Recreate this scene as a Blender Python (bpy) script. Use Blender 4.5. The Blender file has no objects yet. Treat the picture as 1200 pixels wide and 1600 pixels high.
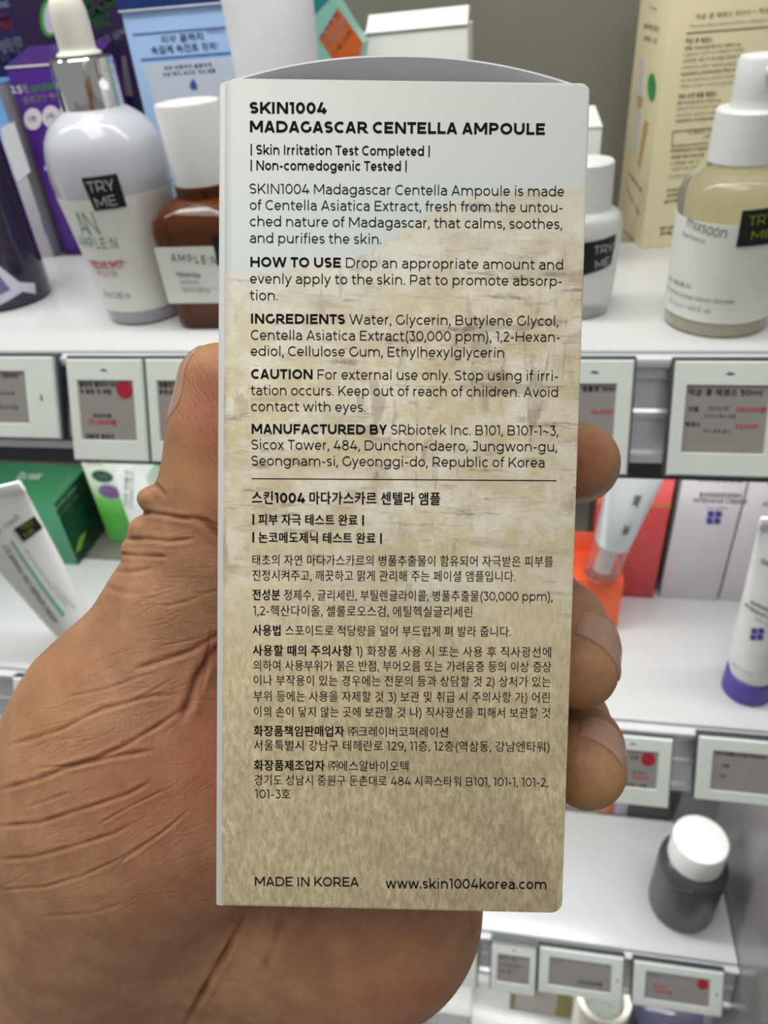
import bpy, bmesh, math, random
import numpy as np
from mathutils import Vector, Matrix

S = bpy.context.scene
COL = S.collection
random.seed(4)

# ------------------------------------------------------------------ camera
F_PX, CX, CY = 1150.0, 600.0, 800.0            # focal length in pixels of the 1200 x 1600 frame
_dn = np.array([142.0, 1583.0, 1150.0]); _dn /= np.linalg.norm(_dn)
_ax = np.array([6500.0, 253.0, -1150.0]); _ax -= _dn * (_ax @ _dn); _ax /= np.linalg.norm(_ax)
_az = -_dn
_ay = np.cross(_az, _ax)
ROT = np.array([_ax, _ay, _az])                # camera axes (right, down, forward) -> world (right, into shelf, up)
EYE = np.array([0.0, 0.0, 1.45])
cam = bpy.data.cameras.new('camera')
cam.sensor_fit = 'HORIZONTAL'; cam.sensor_width = 36.0
cam.lens = 36.0 * F_PX / 1200.0
cam.clip_start = 0.01; cam.clip_end = 30
cam.dof.use_dof = True; cam.dof.focus_distance = 0.1185; cam.dof.aperture_fstop = 41.0
cam_ob = bpy.data.objects.new('camera', cam); COL.objects.link(cam_ob)
_r, _u, _b = ROT @ [1, 0, 0], ROT @ [0, -1, 0], ROT @ [0, 0, -1]
cam_ob.matrix_world = Matrix(((_r[0], _u[0], _b[0], EYE[0]), (_r[1], _u[1], _b[1], EYE[1]),
                              (_r[2], _u[2], _b[2], EYE[2]), (0, 0, 0, 1)))
S.camera = cam_ob

# ------------------------------------------------------------------ light
S.view_settings.view_transform = 'Standard'; S.view_settings.look = 'None'
S.view_settings.gamma = 1.0; S.view_settings.use_curve_mapping = False
S.view_settings.exposure = 0.0
S.cycles.max_bounces = 10; S.cycles.transparent_max_bounces = 16
w = bpy.data.worlds.new('shop_surroundings'); S.world = w; w.use_nodes = True
w.node_tree.nodes['Background'].inputs[0].default_value = (0.95, 0.97, 0.95, 1)
w.node_tree.nodes['Background'].inputs[1].default_value = 0.28

def area(name, loc, target, sx, sy, power, col=(1, 1, 1)):
    l = bpy.data.lights.new(name, 'AREA'); l.shape = 'RECTANGLE'; l.size = sx; l.size_y = sy
    l.energy = power; l.color = col
    o = bpy.data.objects.new(name, l); COL.objects.link(o); o.location = loc
    o.rotation_euler = (Vector(target) - Vector(loc)).to_track_quat('-Z', 'Y').to_euler()
    return o
area('ceiling_lamp_panel', (-0.30, 0.0, 2.75), (-0.1, 0.15, 1.3), 1.4, 0.7, 17.5, (1.0, 0.985, 0.93))
area('shelf_strip_light', (-0.05, 0.36, 1.70), (-0.05, 0.42, 1.3), 1.2, 0.03, 1.6, (0.98, 1.0, 0.985))
area('shelf_strip_light', (-0.05, 0.372, 1.270), (-0.05, 0.385, 1.03), 0.95, 0.014, 1.5, (0.98, 1.0, 0.985))
area('shelf_strip_light', (-0.05, 0.372, 1.004), (-0.05, 0.385, 0.70), 0.95, 0.014, 2.0, (0.98, 1.0, 0.985))
area('shelf_strip_light', (-0.05, 0.372, 0.676), (-0.05, 0.375, 0.45), 0.95, 0.014, 1.35, (0.98, 1.0, 0.985))

# ------------------------------------------------------------------ pixel -> place in the shop
def ray(px, py): return ROT @ np.array([(px - CX) / F_PX, (py - CY) / F_PX, 1.0])
def at_z(px, py, z):
    d = ray(px, py); return EYE + d * ((z - EYE[2]) / d[2])
def at_y(px, py, y):
    d = ray(px, py); return EYE + d * ((y - EYE[1]) / d[1])
def at_plane(px, py, o, n):
    d = ray(px, py); n = np.array(n, float); return EYE + d * (((np.array(o, float) - EYE) @ n) / (d @ n))
def depth_of(p): return float((ROT.T @ (np.array(p) - EYE))[2])
def height_at(p, py):
    """how far above p a point of the picture's row py stands"""
    c0 = ROT.T @ (np.array(p, float) - EYE); zc = ROT.T @ np.array([0, 0, 1.0])
    k = (py - CY) / F_PX
    return float((k * c0[2] - c0[1]) / (zc[1] - k * zc[2]))

# ------------------------------------------------------------------ lettering: geometric sans built of strokes
CAP, XH = 0.70, 0.53
def _arc(cx, cy, rx, ry, a0, a1):
    n = max(3, int(abs(a1 - a0) / 17)); return [(cx + rx * math.cos(math.radians(a0 + (a1 - a0) * i / n)), cy + ry * math.sin(math.radians(a0 + (a1 - a0) * i / n))) for i in range(n + 1)]
ADV = dict(zip('ABCDEFGHIJKLMNOPQRSTUVWXYZ', [731, 757, 723, 830, 672, 634, 780, 815, 302, 552, 721, 598, 953, 815, 846, 724, 846, 729, 624, 593, 793, 705, 1128, 663, 645, 663]))
ADV.update(zip('abcdefghijklmnopqrstuvwxyz', [591, 680, 564, 680, 608, 342, 687, 677, 275, 281, 607, 275, 1063, 677, 631, 680, 680, 408, 494, 409, 673, 553, 895, 540, 553, 515]))
ADV.update(zip('0123456789', [654, 363, 565, 563, 657, 564, 607, 587, 636, 607]))
ADV.update({' ': 262, '.': 205, ',': 205, '-': 393, '(': 322, ')': 322, '|': 288, '~': 560, ':': 205, '+': 560, '/': 360, "'": 180, '!': 210, '%': 800, '_': 500})
def glyph(c, W):
    """strokes of one character: ('p', points) ribbons and ('d', ...) diagonals cut level at both ends"""
    a = ADV[c] / 1000.0 + (0.03 if W > 0.1 else 0.0); h = W / 2; P = []; m = a / 2
    L, Rr = 0.095 + h * 0.6, a - 0.095 - h * 0.6           # straight stems
    l, r = 0.045 + h, a - 0.045 - h                         # round sides
    p = lambda *q: P.append(('p', list(q)))
    q = lambda *s: P.append(('p', sum(s, [])))
    d = lambda x0, y0, x1, y1: P.append(('d', x0, y0, x1, y1))
    C2 = CAP / 2; rx = (r - l) / 2; B, T, TX = h, CAP - h, XH - h
    if c == 'A': d(.03 + h, 0, m - h * .15, CAP); d(a - .03 - h, 0, m + h * .15, CAP); p((.2, .2), (a - .2, .2))
    elif c == 'B':
        p((L, 0), (L, CAP)); k = Rr - .17
        q([(L, T)], _arc(k - .02, (T + C2) / 2, .15, (T - C2) / 2, 90, -90), [(L, C2)]); q([(L, C2)], _arc(k, (C2 + B) / 2, .175, (C2 - B) / 2, 90, -90), [(L, B)])
    elif c in 'CG':
        q(_arc(m + (.055 if c == 'C' else .02), C2, rx + (.055 if c == 'C' else .02), C2 - h, 50, 310 if c == 'C' else 328))
        if c == 'G': p((r, .13), (r, .36))
    elif c == 'D': p((L, 0), (L, CAP)); q([(L, T)], _arc(r - .33, C2, .33, C2 - h, 90, -90), [(L, B)])
    elif c == 'E': p((L, 0), (L, CAP)); p((L, T), (a - .06, T)); p((L, C2), (a - .11, C2)); p((L, B), (a - .05, B))
    elif c == 'F': p((L, 0), (L, CAP)); p((L, T), (a - .05, T)); p((L, C2 - .02), (a - .1, C2 - .02))
    elif c == 'H': p((L, 0), (L, CAP)); p((Rr, 0), (Rr, CAP)); p((L, C2), (Rr, C2))
    elif c in 'Il': p((m, 0), (m, CAP if c == 'I' else .742))
    elif c == 'J': q([(.12, T), (Rr, T)], _arc(Rr - .19, .19, .19, .19 - h, 0, -140))
    elif c == 'K': p((L, 0), (L, CAP)); d(L + .02, .2, a - .07, CAP); d(L + .2, .4, a - .05, 0)
    elif c == 'L': p((L, 0), (L, CAP)); p((L, B), (a - .03, B))
    elif c == 'M': p((L, 0), (L, CAP)); p((Rr, 0), (Rr, CAP)); d(L, CAP, m, .16); d(Rr, CAP, m, .16)
    elif c == 'N': p((L, 0), (L, CAP)); p((Rr, 0), (Rr, CAP)); d(L, CAP, Rr, 0)
    elif c in 'OQ':
        q(_arc(m, C2, rx, C2 - h, 0, 360))
        if c == 'Q': d(m + .08, .16, a - .08, -.06)
    elif c in 'PR':
        p((L, 0), (L, CAP)); q([(L, T)], _arc(a - .07 - h - .2, .46, .2, T - .46, 90, -90), [(L, .92 - T)])
        if c == 'R': d(m + .05, .25, a - .06, 0)
    elif c in 'Ss':
        H = CAP if c == 'S' else XH; k = (H - W) / 4
        q(_arc(m, H - h - k, rx, k, 30, 270), _arc(m, h + k, rx, k, 90, -150)[1:])
    elif c == 'T': p((.02, T), (a - .02, T)); p((m, 0), (m, CAP))
    elif c == 'U': q([(L, CAP)], _arc(m, .3, (Rr - L) / 2, .3 - h, 180, 360), [(Rr, CAP)])
    elif c == 'V': d(.02 + h, CAP, m, 0); d(a - .02 - h, CAP, m, 0)
    elif c == 'W': d(.03 + h, CAP, .32, 0); d(m, CAP, .32, 0); d(m, CAP, a - .32, 0); d(a - .03 - h, CAP, a - .32, 0)
    elif c == 'X': d(.05 + h, CAP, a - .04 - h, 0); d(a - .05 - h, CAP, .04 + h, 0)
    elif c == 'Y': d(.02 + h, CAP, m, .26); d(a - .02 - h, CAP, m, .26); p((m, 0), (m, .28))
    elif c == 'Z': p((.06, T), (a - .06, T)); p((.05, B), (a - .05, B)); d(a - .1 - h, T, .09 + h, B)
    elif c == 'a':
        k = a - .085 - h * .6; q([(k, 0)], _arc((k + .08) / 2, .34, (k - .08) / 2, TX - .34, 0, 150)); q([(k, .305)], [((k + l) / 2, .305)], _arc((k + l) / 2, .16, (k - l) / 2, .145 - h * .5, 90, 330)[1:], [(k, .14)])
    elif c in 'bdpqg':
        s = 1 if c in 'bp' else -1; k = L if s > 0 else a - .09 - h * .6; e = r if s > 0 else l
        q(_arc((k + e) / 2, XH / 2, abs(e - k) / 2, XH / 2 - h, 0, 360))
        if c in 'bd': p((k, 0), (k, .742))
        elif c in 'pq': p((k, -.194), (k, XH))
        else: q([(k, XH)], _arc((k + l) / 2 + .01, 0.0, (k - l) / 2 - .01, .2 - h, 0, -150))
    elif c == 'c': q(_arc(m + .045, XH / 2, rx + .045, XH / 2 - h, 50, 310))
    elif c == 'e': q([(r, XH / 2 - .02)], _arc(m, XH / 2, rx, XH / 2 - h, 0, 318)); p((l, XH / 2 - .01), (r, XH / 2 - .01))
    elif c == 'f': q([(.15, 0)], _arc(.15 + .13, .6, .13, .742 - h - .6, 180, 75)); p((.02, XH - h - .01), (a - .01, XH - h - .01))
    elif c in 'hnmu':
        if c == 'u': q([(L, XH)], _arc(m, .22, (Rr - L) / 2, .22 - h, 180, 360), [(Rr, XH)]); p((Rr, 0), (Rr, .3))
        else:
            p((L, 0), (L, .742 if c == 'h' else XH)); e = Rr if c != 'm' else m
            q(_arc((L + e) / 2, .3, (e - L) / 2, TX - .3, 180, 0), [(e, 0)])
            if c == 'm': q(_arc((m + Rr) / 2, .3, (Rr - m) / 2, TX - .3, 180, 0), [(Rr, 0)])
    elif c in 'ij':
        p((m, XH), (m, 0)) if c == 'i' else q([(m, XH)], _arc(m - .12, -.08, .12, .1, 0, -80))
        p((m - h * 1.15, .69), (m + h * 1.15, .69))
    elif c == 'k': p((L, 0), (L, .742)); d(L + .02, .14, a - .08, XH); d(L + .15, .3, a - .05, 0)
    elif c == 'o': q(_arc(m, XH / 2, rx, XH / 2 - h, 0, 360))
    elif c == 'r': p((L, 0), (L, XH)); q(_arc(L + .2, .3, .2, TX - .3, 180, 85))
    elif c == 't': q([(.16, .66)], _arc(.16 + .13, .15, .13, .15 - h, 180, 300)); p((.02, XH - h - .01), (a - .03, XH - h - .01))
    elif c == 'v': d(.02 + h, XH, m, 0); d(a - .02 - h, XH, m, 0)
    elif c == 'w': d(.03 + h, XH, .26, 0); d(m, XH, .26, 0); d(m, XH, a - .26, 0); d(a - .03 - h, XH, a - .26, 0)
    elif c == 'x': d(.04 + h, XH, a - .03 - h, 0); d(a - .04 - h, XH, .03 + h, 0)
    elif c == 'y': d(.02 + h, XH, m, .02); d(a - .02 - h, XH, m - .12, -.2); p((m - .1, -.16), (m - .2, -.18))
    elif c == 'z': p((.05, TX), (a - .05, TX)); p((.04, B), (a - .04, B)); d(a - .08 - h, TX, .08 + h, B)
    elif c == '0': q(_arc(m, C2, rx, C2 - h, 0, 360))
    elif c == '1': k = a - .12 - h * .4; p((.03, T), (k, T)); p((k, 0), (k, CAP))
    elif c == '2': q(_arc(m - .01, .49, rx - .01, T - .49, 150, -35)); d(r - .06, .41, .09 + h, B); p((.05, B), (a - .04, B))
    elif c == '3': p((.07, T), (r - .02, T)); d(r - .05, T, m, .4); q([(m - .03, .42)], _arc(m, .225, rx, .2, 85, -150))
    elif c == '4': d(m + .02, CAP, .06 + h, .17); p((.04, .18), (a - .03, .18)); p((a - .2, 0), (a - .2, .38))
    elif c == '5': p((a - .07, T), (.13, T)); d(.14, T, .11 + h * .3, .4); q([(.11, .41), (.2, .415)], _arc(m, .22, rx, .2, 80, -150))
    elif c in '69':
        t = _arc(m, .23, rx, .23 - h, 0, 360); u = _arc(m + .05, .34, rx + .05, .36 - h, 65, 190)
        if c == '9': t = [(a - x, CAP - y) for x, y in t]; u = [(a - x, CAP - y) for x, y in u]
        q(t); q(u)
    elif c == '7': p((.05, T), (a - .07, T)); p((.08, T), (.08, .54)); d(a - .09 - h, T, .22, 0)
    elif c == '8': q(_arc(m, .195, rx, .195 - h * .7, 0, 360)); q(_arc(m, .53, rx - .03, .17 - h, 0, 360))
    elif c == '.': p((m, 0), (m, W * 1.25))
    elif c == ':': p((m, 0), (m, W * 1.25)); p((m, .4), (m, .4 + W * 1.25))
    elif c == ',': p((m, 0), (m, W * 1.25)); d(m + h * .6, W * .6, m - h, -.12)
    elif c == '-': p((.07, .26), (a - .07, .26))
    elif c == '_': p((.0, .0), (a, .0))
    elif c == '(': q(_arc(a + .12, .27, a - .02, .52, 120, 240))
    elif c == ')': q(_arc(-.12, .27, a - .02, .52, 60, -60))
    elif c == '|': p((m, -.07), (m, .76))
    elif c == '~': q(_arc(m - .1, .24, .1, .07, 180, 20), _arc(m + .1, .29, .1, .07, 200, 360))
    elif c == '+': p((.07, .33), (a - .07, .33)); p((m, .12), (m, .54))
    elif c == '/': d(.02, -.1, a - .02, .78)
    elif c == "'": p((m, .5), (m, CAP))
    elif c == '!': p((m, .22), (m, CAP)); p((m, 0), (m, W * 1.25))
    elif c == '%': q(_arc(.2, .53, .13, .15, 0, 360)); q(_arc(a - .2, .17, .13, .15, 0, 360)); d(.2, 0, a - .2, CAP)
    return a, P

def ribbon(pts, W):
    """quads of a band of width W along pts (mitred)"""
    pts = [np.array(t, float) for t in pts]
    closed = np.linalg.norm(pts[0] - pts[-1]) < 1e-6
    if closed: pts = pts[:-1]
    n = len(pts); out = []
    for i in range(n):
        a = pts[i - 1] if (i > 0 or closed) else None
        b = pts[(i + 1) % n] if (i < n - 1 or closed) else None
        d0 = (pts[i] - a) if a is not None else None; d1 = (b - pts[i]) if b is not None else None
        d0 = d1 if d0 is None else d0; d1 = d0 if d1 is None else d1
        d0 = d0 / (np.linalg.norm(d0) + 1e-12); d1 = d1 / (np.linalg.norm(d1) + 1e-12)
        n0, n1 = np.array([-d0[1], d0[0]]), np.array([-d1[1], d1[0]])
        mm = n0 + n1; ln = np.linalg.norm(mm)
        mm = n0 if ln < 0.3 else mm / ln
        s = W / 2 / max(0.5, float(mm @ n0))
        out.append((pts[i] + mm * s, pts[i] - mm * s))
    fs = []
    for i in range(n if closed else n - 1):
        A, Bq = out[i], out[(i + 1) % n]
        fs.append([A[1], Bq[1], Bq[0], A[0]])
    return fs

_gc = {}
def glyph_faces(c, W):
    if (c, W) not in _gc:
        a, P = glyph(c, W); fs = []
        for s in P:
            if s[0] == 'p': fs += ribbon(s[1], W)
            else:
                _, x0, y0, x1, y1 = s
                if y1 < y0: x0, y0, x1, y1 = x1, y1, x0, y0
                k = W / 2 * math.hypot(x1 - x0, y1 - y0) / max(1e-6, abs(y1 - y0))
                fs.append([np.array(t) for t in ((x0 - k, y0), (x0 + k, y0), (x1 + k, y1), (x1 - k, y1))])
        _gc[(c, W)] = (a, fs)
    return _gc[(c, W)]

# syllable blocks of the Korean writing come from Blender's own built-in lettering
HANGUL = {}
def load_hangul(chars):
    chars = sorted(chars)
    cu = bpy.data.curves.new('syllables', 'FONT'); cu.body = '\n'.join(chars); cu.size = 1.0; cu.resolution_u = 2; cu.space_line = 3.0
    o = bpy.data.objects.new('syllables', cu); COL.objects.link(o); bpy.context.view_layer.update()
    oe = o.evaluated_get(bpy.context.evaluated_depsgraph_get()); me = oe.to_mesh()
    co = np.array([v.co[:2] for v in me.vertices]); row = np.round(-(co[:, 1] - .3) / 3.0).astype(int)
    hs = []; loc = np.zeros(len(co), int); n = {}
    for i, r in enumerate(row): loc[i] = n.get(r, 0); n[r] = loc[i] + 1
    fs = {}
    for p in me.polygons: fs.setdefault(int(row[p.vertices[0]]), []).append([int(loc[k]) for k in p.vertices])
    for i, ch in enumerate(chars):
        v = [np.array((x, y + 3.0 * i)) for x, y in co[row == i]]; HANGUL[ch] = (v, fs.get(i, []))
        if v and '\uac00' <= ch <= '\ud7a3': hs.append(max(x[1] for x in v) - min(x[1] for x in v))
    k = 0.85 / float(np.median(hs))
    for ch, (v, f) in list(HANGUL.items()): HANGUL[ch] = ([x * k for x in v], f)
    oe.to_mesh_clear(); bpy.data.objects.remove(o); bpy.data.curves.remove(cu)

def text_faces(s, wt=0.075, bold=0.135, track=0.0, start_bold=False):
    """'**' switches bold on and off; -> (faces in em units, width)"""
    out = []; x = 0.0; b = start_bold
    i = 0
    while i < len(s):
        if s[i:i + 2] == '**': b = not b; i += 2; continue
        c = s[i]; i += 1
        if c in ADV:
            if c == ' ': x += ADV[' '] / 1000 + track; continue
            a, fs = glyph_faces(c, bold if b else wt)
            out += [[(q[0] + x, q[1]) for q in f] for f in fs]; x += a + track
        else:
            v, f = HANGUL[c]
            for dx, dy in (((0, 0), (.022, 0), (-.022, 0), (0, .016), (0, -.016)) if b else ((0, 0), (.008, 0))):
                out += [[(v[k][0] + x + dx, v[k][1] + dy) for k in g] for g in f]
            x += 0.90 + track
    return out, max(x - track, 1e-6)

HANGUL_TEXT = '"#%&*;=?[]㈜가강개건검것게결경고곳공과관광구극글급기길까깨끗끝나남논누는니닉다단담당닿대덜도돈동되둔드등때또라란량럼럽레렌려력로론료루룰르를름리린림링마맑매메모문물믹및바반받발방배버법별병보복부분붉비사산삼상생샴샷서선성세센셀션셜소속손수순스시식실쏙안않알앰어업에엔여역연오올완용우울움워원위유은을의이인일임입있자작장재저적전점정제조종좋주준줍중증지직진징쪽책처초촉촌촘최추출취층카캡케켜코콕콜콩크클킨타탄태테텍텔트특틸판퍼페펴포푸풀품플피픽필하한할함항해행헤헥호화획후흔히'

# ------------------------------------------------------------------ materials
MATS = {}
def mat(name, col, rough=0.5, metal=0.0, trans=0.0, ior=1.45, coat=0.0, spec=0.5, alpha=1.0, sss=0.0, var=0.03, scale=60.0, emit=None):
    if name in MATS: return MATS[name]
    m = bpy.data.materials.new(name); m.use_nodes = True; nt = m.node_tree; b = nt.nodes['Principled BSDF']
    b.inputs['Roughness'].default_value = rough; b.inputs['Metallic'].default_value = metal
    b.inputs['Transmission Weight'].default_value = trans; b.inputs['IOR'].default_value = ior
    b.inputs['Coat Weight'].default_value = coat; b.inputs['Coat Roughness'].default_value = 0.1
    b.inputs['Specular IOR Level'].default_value = spec; b.inputs['Alpha'].default_value = alpha
    if sss: b.inputs['Subsurface Weight'].default_value = sss; b.inputs['Subsurface Radius'].default_value = (.002, .002, .002); b.inputs['Subsurface Scale'].default_value = 1.0
    if emit: b.inputs['Emission Color'].default_value = (*emit[:3], 1); b.inputs['Emission Strength'].default_value = emit[3]
    if var and not trans:
        t = nt.nodes.new('ShaderNodeTexCoord'); n = nt.nodes.new('ShaderNodeTexNoise'); n.inputs['Scale'].default_value = scale; n.inputs['Detail'].default_value = 4
        r = nt.nodes.new('ShaderNodeValToRGB')
        r.color_ramp.elements[0].position = 0.3; r.color_ramp.elements[1].position = 0.7
        r.color_ramp.elements[0].color = tuple(min(1, c * (1 - var)) for c in col) + (1,)
        r.color_ramp.elements[1].color = tuple(min(1, c * (1 + var)) for c in col) + (1,)
        nt.links.new(t.outputs['Object'], n.inputs['Vector']); nt.links.new(n.outputs['Fac'], r.inputs['Fac']); nt.links.new(r.outputs['Color'], b.inputs['Base Color'])
    else: b.inputs['Base Color'].default_value = (*col, 1)
    MATS[name] = m; return m
def rgb(r, g, b): return tuple(((c / 255) / 12.92 if c / 255 <= .04045 else ((c / 255 + .055) / 1.055) ** 2.4) for c in (r, g, b))

def ramp_mat(name, stops, axis='Z', lo=0.0, hi=1.0, rough=0.5, noise=0.0, coat=0.0):
    """colour printed along one local axis"""
    if name in MATS: return MATS[name]
    m = bpy.data.materials.new(name); m.use_nodes = True; nt = m.node_tree; b = nt.nodes['Principled BSDF']
    b.inputs['Roughness'].default_value = rough; b.inputs['Coat Weight'].default_value = coat
    t = nt.nodes.new('ShaderNodeTexCoord'); s = nt.nodes.new('ShaderNodeSeparateXYZ'); mr = nt.nodes.new('ShaderNodeMapRange'); r = nt.nodes.new('ShaderNodeValToRGB')
    n = nt.nodes.new('ShaderNodeTexNoise'); n.inputs['Scale'].default_value = 60
    ad = nt.nodes.new('ShaderNodeMath'); ad.operation = 'MULTIPLY_ADD'; ad.inputs[1].default_value = noise
    mr.inputs[1].default_value = lo; mr.inputs[2].default_value = hi
    nt.links.new(t.outputs['Object'], s.inputs[0]); nt.links.new(t.outputs['Object'], n.inputs['Vector'])
    nt.links.new(s.outputs[axis], mr.inputs[0]); nt.links.new(n.outputs['Fac'], ad.inputs[0]); nt.links.new(mr.outputs[0], ad.inputs[2])
    nt.links.new(ad.outputs[0], r.inputs['Fac']); nt.links.new(r.outputs['Color'], b.inputs['Base Color'])
    e = r.color_ramp.elements
    while len(e) < len(stops): e.new(0.5)
    for k, (pos, c) in enumerate(stops): e[k].position = pos; e[k].color = (*c, 1)
    MATS[name] = m; return m

WHITE = mat('white_plastic', (.80, .80, .78), .35)
WHITECARD = mat('white_card', (.80, .80, .80), .55)
SHELFWHITE = mat('white_shelf_board', (.67, .675, .675), .22, var=.015, scale=14)
CHROME = mat('chrome', (.82, .82, .83), .08, 1.0, var=0)
RAIL = mat('brushed_aluminium', (.80, .80, .83), .3, .5, var=.05)
DARKGREY = mat('dark_grey_metal', rgb(62, 62, 64), .45)
WALLGREY = mat('glossy_grey_panel', rgb(130, 128, 117), .16, spec=.6, var=.02, scale=5)
SIDEGREY = mat('grey_side_panel', rgb(138, 134, 134), .2, spec=.6, var=.02, scale=5)
TAGFRAME = mat('tag_frame_white', rgb(218, 224, 217), .35)
TAGBACK = mat('tag_back_grey', rgb(70, 74, 78), .4)
EPAPER = mat('epaper_grey', rgb(146, 141, 137), .3, var=.02)
INK = mat('black_ink', (.009, .009, .009), .7, spec=.12, var=0)
INKGREY = mat('grey_ink', rgb(90, 88, 92), .6, var=0)
INKRED = mat('red_ink', rgb(190, 45, 55), .6, var=0)
INKWHITE = mat('white_ink', (.8, .8, .8), .6, var=0)
INKGREEN = mat('green_ink', rgb(60, 150, 45), .5, var=0)
INKBLUE = mat('blue_ink', rgb(60, 90, 175), .5, var=0)
INKBROWN = mat('brown_ink', rgb(95, 70, 60), .6, var=0)
INKPURPLE = mat('purple_ink', rgb(70, 60, 150), .5, var=0)
INKYELLOW = mat('lime_ink', rgb(150, 165, 30), .5, var=0)
BADGE = mat('red_badge', rgb(165, 30, 45), .5, var=0)
STICKER = mat('black_sticker', (.01, .01, .011), .35, var=0)

# ------------------------------------------------------------------ meshes and things
def link_mesh(name, verts, faces, m, parent=None, smooth=False, autosmooth=None):
    me = bpy.data.meshes.new(name); me.from_pydata([tuple(map(float, v)) for v in verts], [], [list(f) for f in faces]); me.update()
    if m is not None: me.materials.append(m)
    if smooth: me.polygons.foreach_set('use_smooth', [True] * len(me.polygons))
    if autosmooth is not None: me.set_sharp_from_angle(angle=math.radians(autosmooth))
    o = bpy.data.objects.new(name, me); COL.objects.link(o)
    if parent is not None: o.parent = parent
    return o
def bm_link(name, bm, m, parent=None, smooth=True, ang=40):
    bmesh.ops.recalc_face_normals(bm, faces=bm.faces)
    me = bpy.data.meshes.new(name); bm.to_mesh(me); bm.free(); me.materials.append(m)
    if smooth:
        me.polygons.foreach_set('use_smooth', [True] * len(me.polygons)); me.set_sharp_from_angle(angle=math.radians(ang))
    o = bpy.data.objects.new(name, me); COL.objects.link(o)
    if parent is not None: o.parent = parent
    return o
def tag(o, label, cat, group=None):
    o['label'] = label; o['category'] = cat
    if group: o['group'] = group
    return o
def thing(name, label, cat, loc=(0, 0, 0), rotz=0.0, group=None):
    o = bpy.data.objects.new(name, None); COL.objects.link(o); o.location = tuple(map(float, loc)); o.rotation_euler = (0, 0, rotz)
    o.empty_display_size = .02
    return tag(o, label, cat, group)
def structure(o): o['kind'] = 'structure'; return o
def bm_box(bm, x0, x1, y0, y1, z0, z1, bev=0.0, seg=2):
    vs = [bm.verts.new(p) for p in ((x0, y0, z0), (x1, y0, z0), (x1, y1, z0), (x0, y1, z0), (x0, y0, z1), (x1, y0, z1), (x1, y1, z1), (x0, y1, z1))]
    fs = [bm.faces.new([vs[i] for i in f]) for f in ((3, 2, 1, 0), (4, 5, 6, 7), (0, 1, 5, 4), (1, 2, 6, 5), (2, 3, 7, 6), (3, 0, 4, 7))]
    if bev:
        es = list({e for f in fs for e in f.edges})
        bmesh.ops.bevel(bm, geom=es, offset=bev, segments=seg, profile=.5, affect='EDGES')
def box(name, m, parent, x0, x1, y0, y1, z0, z1, bev=0.0, seg=2):
    bm = bmesh.new(); bm_box(bm, x0, x1, y0, y1, z0, z1, bev, seg); return bm_link(name, bm, m, parent)
def lathe(name, prof, m, parent, n=64, squash=1.0, ang=35):
    """surface of revolution about local z; prof = [(radius, z)]; a radius of 0 closes it"""
    bm = bmesh.new(); rings = []
    for r, z in prof:
        if r <= 1e-7: rings.append([bm.verts.new((0, 0, z))])
        else: rings.append([bm.verts.new((r * math.cos(2 * math.pi * k / n), squash * r * math.sin(2 * math.pi * k / n), z)) for k in range(n)])
    for a, b in zip(rings, rings[1:]):
        for k in range(n):
            k2 = (k + 1) % n
            if len(a) == 1 and len(b) == 1: continue
            if len(a) == 1: bm.faces.new((a[0], b[k2], b[k]))
            elif len(b) == 1: bm.faces.new((a[k], a[k2], b[0]))
            else: bm.faces.new((a[k], a[k2], b[k2], b[k]))
    return bm_link(name, bm, m, parent, ang=ang)
def loft(name, sections, m, parent, ang=40, cap=True):
    """skin over closed loops of equal length"""
    bm = bmesh.new(); R = [[bm.verts.new(tuple(map(float, p))) for p in s] for s in sections]; n = len(R[0])
    for a, b in zip(R, R[1:]):
        for k in range(n): bm.faces.new((a[k], a[(k + 1) % n], b[(k + 1) % n], b[k]))
    if cap:
        bm.faces.new(R[0]); bm.faces.new(R[-1])
    return bm_link(name, bm, m, parent, ang=ang)
def rrect(w, d, r, seg=6):
    """rounded rectangle loop, centred"""
    out = []
    for cx, cy, a0 in ((w / 2 - r, d / 2 - r, 0), (-w / 2 + r, d / 2 - r, 90), (-w / 2 + r, -d / 2 + r, 180), (w / 2 - r, -d / 2 + r, 270)):
        for k in range(seg + 1):
            t = math.radians(a0 + 90 * k / seg); out.append((cx + r * math.cos(t), cy + r * math.sin(t)))
    return out
def smooth_prof(pts, n=8):
    """Catmull-Rom through (r, z) points"""
    P = [np.array(p, float) for p in pts]; P = [2 * P[0] - P[1]] + P + [2 * P[-1] - P[-2]]; out = []
    for i in range(1, len(P) - 2):
        for k in range(n):
            t = k / n; a, b, c, d = P[i - 1], P[i], P[i + 1], P[i + 2]
            out.append(tuple(.5 * (2 * b + (c - a) * t + (2 * a - 5 * b + 4 * c - d) * t * t + (3 * b - a - 3 * c + d) * t ** 3)))
    out.append(tuple(P[-2])); return [(max(0.0, r), z) for r, z in out]

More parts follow.
